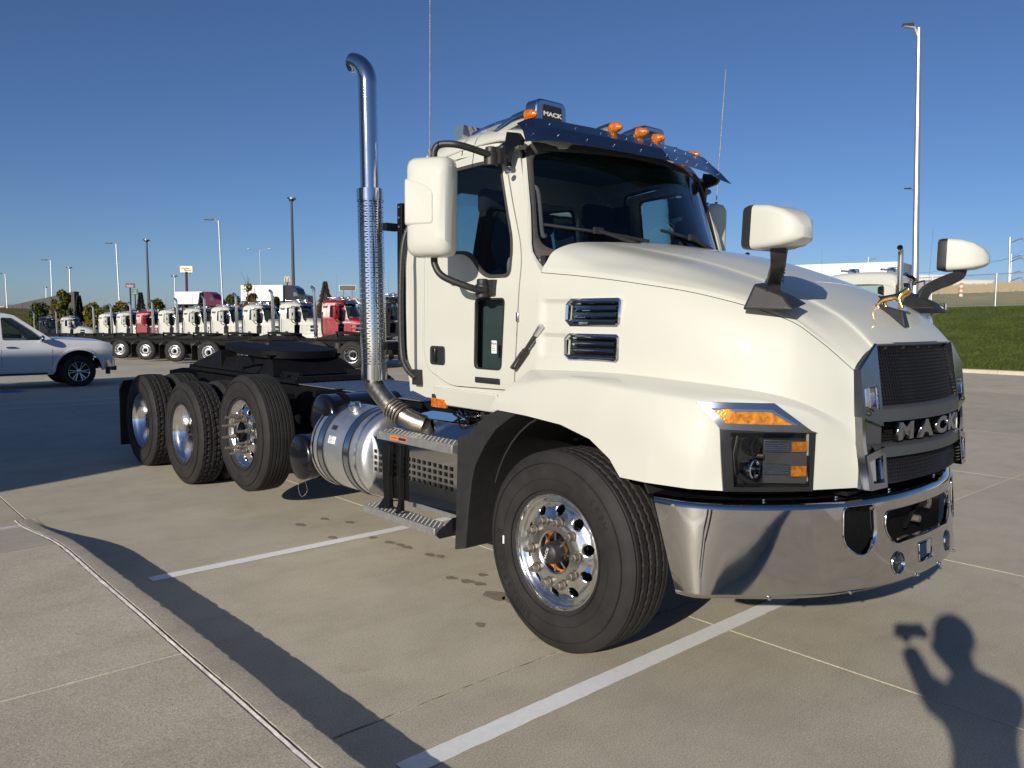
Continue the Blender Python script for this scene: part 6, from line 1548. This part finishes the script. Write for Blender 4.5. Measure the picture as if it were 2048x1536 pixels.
def pylon(px0, py0, px1, py1, d, label):
    a, t = at(px0, py0, d), at(px1, py1, d); g = terr(a.x, a.y); o = empty('power_pole', (a.x, a.y, g-1), 0, label, 'power pole', 'power poles beyond the field'); T_ = t-o.location
    MB().tube([(0, 0, 0), T_], [.28, .16], 8).build('pole', M['galv'], o)
    for f_ in (.97, .72, .46):
        q = T_*f_; MB().tube(cr([q-Vector((0, 0, 1.0)), q+AR*1.5+Vector((0, 0, -.2)), q+AR*3.0+Vector((0, 0, .1)), q+AR*3.6-Vector((0, 0, 1.2))], 4), .09, 5).build('arm', M['galv'], o)
        MB().tube([q-Vector((0, 0, .9)), q+AR*3.0+Vector((0, 0, .1))], .06, 5).build('arm_brace', M['galv'], o)
    return o, T_
o1, T1 = pylon(2020, 565, 2020, 474, 190, 'tall grey power pole at the right edge of the field')
o2, T2 = pylon(2022, 565, 2023, 508, 260, 'second power pole standing behind the first')
o3, T3 = pylon(1738, 540, 1737, 514, 330, 'small distant power pole above the parked trailer')
for f_, (pa, pb) in zip((.97, .72), (((1950, 515), (2060, 494)), ((1700, 545), (2060, 508)))):
    a, b_ = at(*pa, 230), at(*pb, 185)
    o = MB().tube([a.lerp(b_, k/16)-Vector((0, 0, 2.0*math.sin(PI*k/16))) for k in range(17)], .022, 4).build('power_cable', M['darkpole'], None)
    tag(o, 'thin power cable %s to the pole at right' % ('sloping high' if f_ > .9 else 'sagging lower across'), 'cable')
wr = np.random.RandomState(9); wn_ = 26000; wx = -25.05-(60+16*wr.rand(wn_)); wy = -80+190*wr.rand(wn_); V = np.zeros((wn_, 3, 3)); wz = np.array([terr(p, q) for p, q in zip(wx, wy)])
for q_, (dx, dz) in enumerate(((-.12, 0), (.12, 0), (.0, .75))): V[:, q_] = np.stack([wx, wy+dx+(wr.randn(wn_)*.1 if q_ == 2 else 0), wz+dz*(.7+.6*wr.rand(wn_))], 1)
me = bpy.data.meshes.new('tall_grass'); me.from_pydata(V.reshape(-1, 3).tolist(), [], np.arange(wn_*3).reshape(-1, 3).tolist()); me.materials.append(mat('straw', (.40, .31, .17), .9)); go = bpy.data.objects.new('tall_grass', me); COL.objects.link(go); tag(go, 'band of pale dry tall grass on the crest of the field', 'grass', kind='stuff')
# chain link fence along the top of the lawn
FX = -46.0; fo_ = empty('chain_link_fence', (FX, -20, terr(FX, -20)), 0, 'chain link fence along the top of the grass bank', 'fence'); fz = fo_.location.z
def fl_(y, h): return Vector((0, y+20, terr(FX, y)-fz+h))
ya, yb = -40, 30
for k in range(int((yb-ya)/3.4)+1):
    y = ya+k*3.4; MB().cyl(fl_(y, -.2), fl_(y, 1.88), .045, 8).build('fence_post', M['galv'], fo_)
for h in (1.83, .08): MB().tube([fl_(y, h) for y in range(ya, yb+1, 5)], .022, 6).build('fence_rail', M['galv'], fo_)
b = MB(); 
nn_ = int((yb-ya)/.16)
for k in range(-12, nn_):
    y = ya+k*.16
    for s in (1, -1):
        y0, y1 = (y, y+1.75) if s > 0 else (y+1.75, y); p, q = fl_(y0, .08), fl_(y1, 1.83); w_ = Vector((0, .009, 0)); b.add([p-w_, p+w_, q+w_, q-w_], [(0, 1, 2, 3)])
tag(b.build('wire_mesh', M['galv'], fo_, smooth=False), kind='stuff')
# ------------------------------------------------------------------ trees
def leafcloud(n, centers, size, rs_, flat=1.):
    V = []; F = []
    for i in range(n):
        c, r_ = centers[rs_.randint(len(centers))]; d = rs_.randn(3); d /= np.linalg.norm(d); rr = r_*rs_.rand()**.4
        p = np.array(c)+d*rr*np.array([1, 1, flat]); a = rs_.randn(3); a /= np.linalg.norm(a); b_ = np.cross(a, rs_.randn(3)); b_ /= np.linalg.norm(b_); s_ = size*(.6+.8*rs_.rand())
        k = len(V); V += [tuple(p+a*s_), tuple(p+b_*s_*.6), tuple(p-a*s_), tuple(p-b_*s_*.6)]; F.append((k, k+1, k+2, k+3))
    return V, F
def tree(px, pyt, pyb, wpx, d, mats, label, seed, conifer=False, bare=False, name='tree', cat='tree'):
    base_ = at(px, pyb, d); g = terr(base_.x, base_.y); H_ = at(px, pyt, d).z-g; Wd = wpx*d/FPX; rs_ = np.random.RandomState(seed)
    o = empty(name, (base_.x, base_.y, g), 0, label, cat, 'trees along the embankment')
    MB().tube([(0, 0, -.3), (.05, .02, H_*.5), (0, 0, H_*.93)], [H_*.03, H_*.02, H_*.004], 7).build('trunk', M['bark'], o)
    if conifer:
        V = []; F = []
        n = 10000
        for i in range(n):
            t = rs_.rand()**.8; z = H_*(.06+.94*t); lay = (t*11) % 1; R_ = Wd*.85*(1-t)**1.15*(.62+.45*(1-lay))+.06; a = rs_.rand()*2*PI; r_ = R_*(.45+.6*rs_.rand()**.6); zz = z-.12*r_
            k = len(V); s_ = H_*.017*(.6+.8*rs_.rand()); ca, sa = math.cos(a), math.sin(a)
            V += [(r_*ca, r_*sa, zz), (r_*ca+s_*ca*1.3-s_*.3*sa, r_*sa+s_*sa*1.3+s_*.3*ca, zz-s_*.4), (r_*ca+s_*ca*1.1+s_*.35*sa, r_*sa+s_*sa*1.1-s_*.35*ca, zz+s_*.25)]; F.append((k, k+1, k+2))
        me = bpy.data.meshes.new('crown'); me.from_pydata(V, [], F); me.materials.append(mats[0]); mobj('crown', me, o)
        return o
    cents = []
    for k in range(26 if not bare else 10):
        a = rs_.rand()*2*PI; q = rs_.rand(); r_ = Wd*.36*rs_.rand()**.5; z = H_*(.22+.66*q); r_ *= 1-.55*max(0, (q-.5)*2); c = (r_*math.cos(a), r_*math.sin(a), z); cents.append((c, Wd*(.15+.15*rs_.rand())))
        MB().tube([(0, 0, max(.3, z-H_*.25)), (c[0]*.5, c[1]*.5, z-H_*.08), c], [H_*.012, H_*.008, H_*.003], 5).build('limb', M['bark'], o)
    if bare:
        b = MB()
        for k in range(60): c = cents[rs_.randint(len(cents))][0]; e = np.array(c)+rs_.randn(3)*np.array([.13, .13, .22])*H_*.5+np.array([0, 0, H_*.10]); b.tube([c, tuple(e)], [H_*.004, H_*.0015], 4)
        b.build('twig', M['bark'], o)
    for j, m in enumerate(mats):
        V, F = leafcloud(int((7000 if not bare else 1500)/len(mats)), cents[j::len(mats)] if j else cents, H_*.019+.04, rs_); me = bpy.data.meshes.new('crown'); me.from_pydata(V, [], F); me.materials.append(m); mobj('crown', me, o)
    return o
lg, ly, lr, nd, nb = M['leaf_green'], M['leaf_yellow'], M['leaf_rust'], M['needle'], M['needle_brown']
TL = [(80, 600, 642, 44, 82, [lg], 'broad dark green tree before the grey wall', 0, 0), (112, 590, 645, 26, 80, [lg, ly], 'green tree just right of the leftmost broad one', 0, 0), (131, 574, 648, 34, 78, [lg, ly], 'tallest green tree, before the wall corner', 0, 0), (160, 591, 650, 24, 80, [nd], 'small spruce right of the wall corner', 1, 0),
      (190, 599, 652, 46, 79, [ly, lg], 'yellowing tree left of the hotel sign', 0, 0), (245, 597, 650, 44, 84, [ly, lg], 'yellowing tree below the maroon sign', 0, 0), (283, 585, 650, 26, 84, [nd], 'blue green spruce right of the green sign', 1, 0), (313, 596, 650, 40, 88, [lg, ly], 'round green tree behind the smaller red truck', 0, 0),
      (404, 585, 632, 24, 86, [nd], 'dark spruce in front of the white trailer', 1, 0), (468, 584, 634, 34, 84, [lr, lg], 'rusty tree right of the lamp post', 0, 0), (497, 560, 640, 46, 80, [ly, lr], 'sparse half bare tree beside the black rig', 0, 1), (548, 589, 630, 30, 84, [lr], 'round russet bush before the black rig', 0, 0),
      (651, 563, 625, 44, 74, [nb], 'large browned spruce behind the right hand red cab', 1, 0)]
for i, (px, pt_, pb_, w_, d, ms, lb, con, bare) in enumerate(TL): tree(px, pt_, pb_+8, w_, d, ms, lb, 20+i, bool(con), bool(bare))
for i, (px, w_) in enumerate(((215, 20), (232, 22), (258, 16), (325, 18), (20, 30), (45, 26), (380, 22), (440, 20), (470, 24))):
    tree(px, 612+(i % 3)*2, 628, w_, 200+i*6, [lg], 'distant small dark tree on the skyline %s' % ['over the yellowing tree', 'left of the hotel pole', 'under the green sign', 'beyond the round tree', 'over the left edge wall', 'over the low end of wall', 'behind the restaurant pole', 'beyond the maroon cab', 'beyond the rusty tree'][i], 60+i)
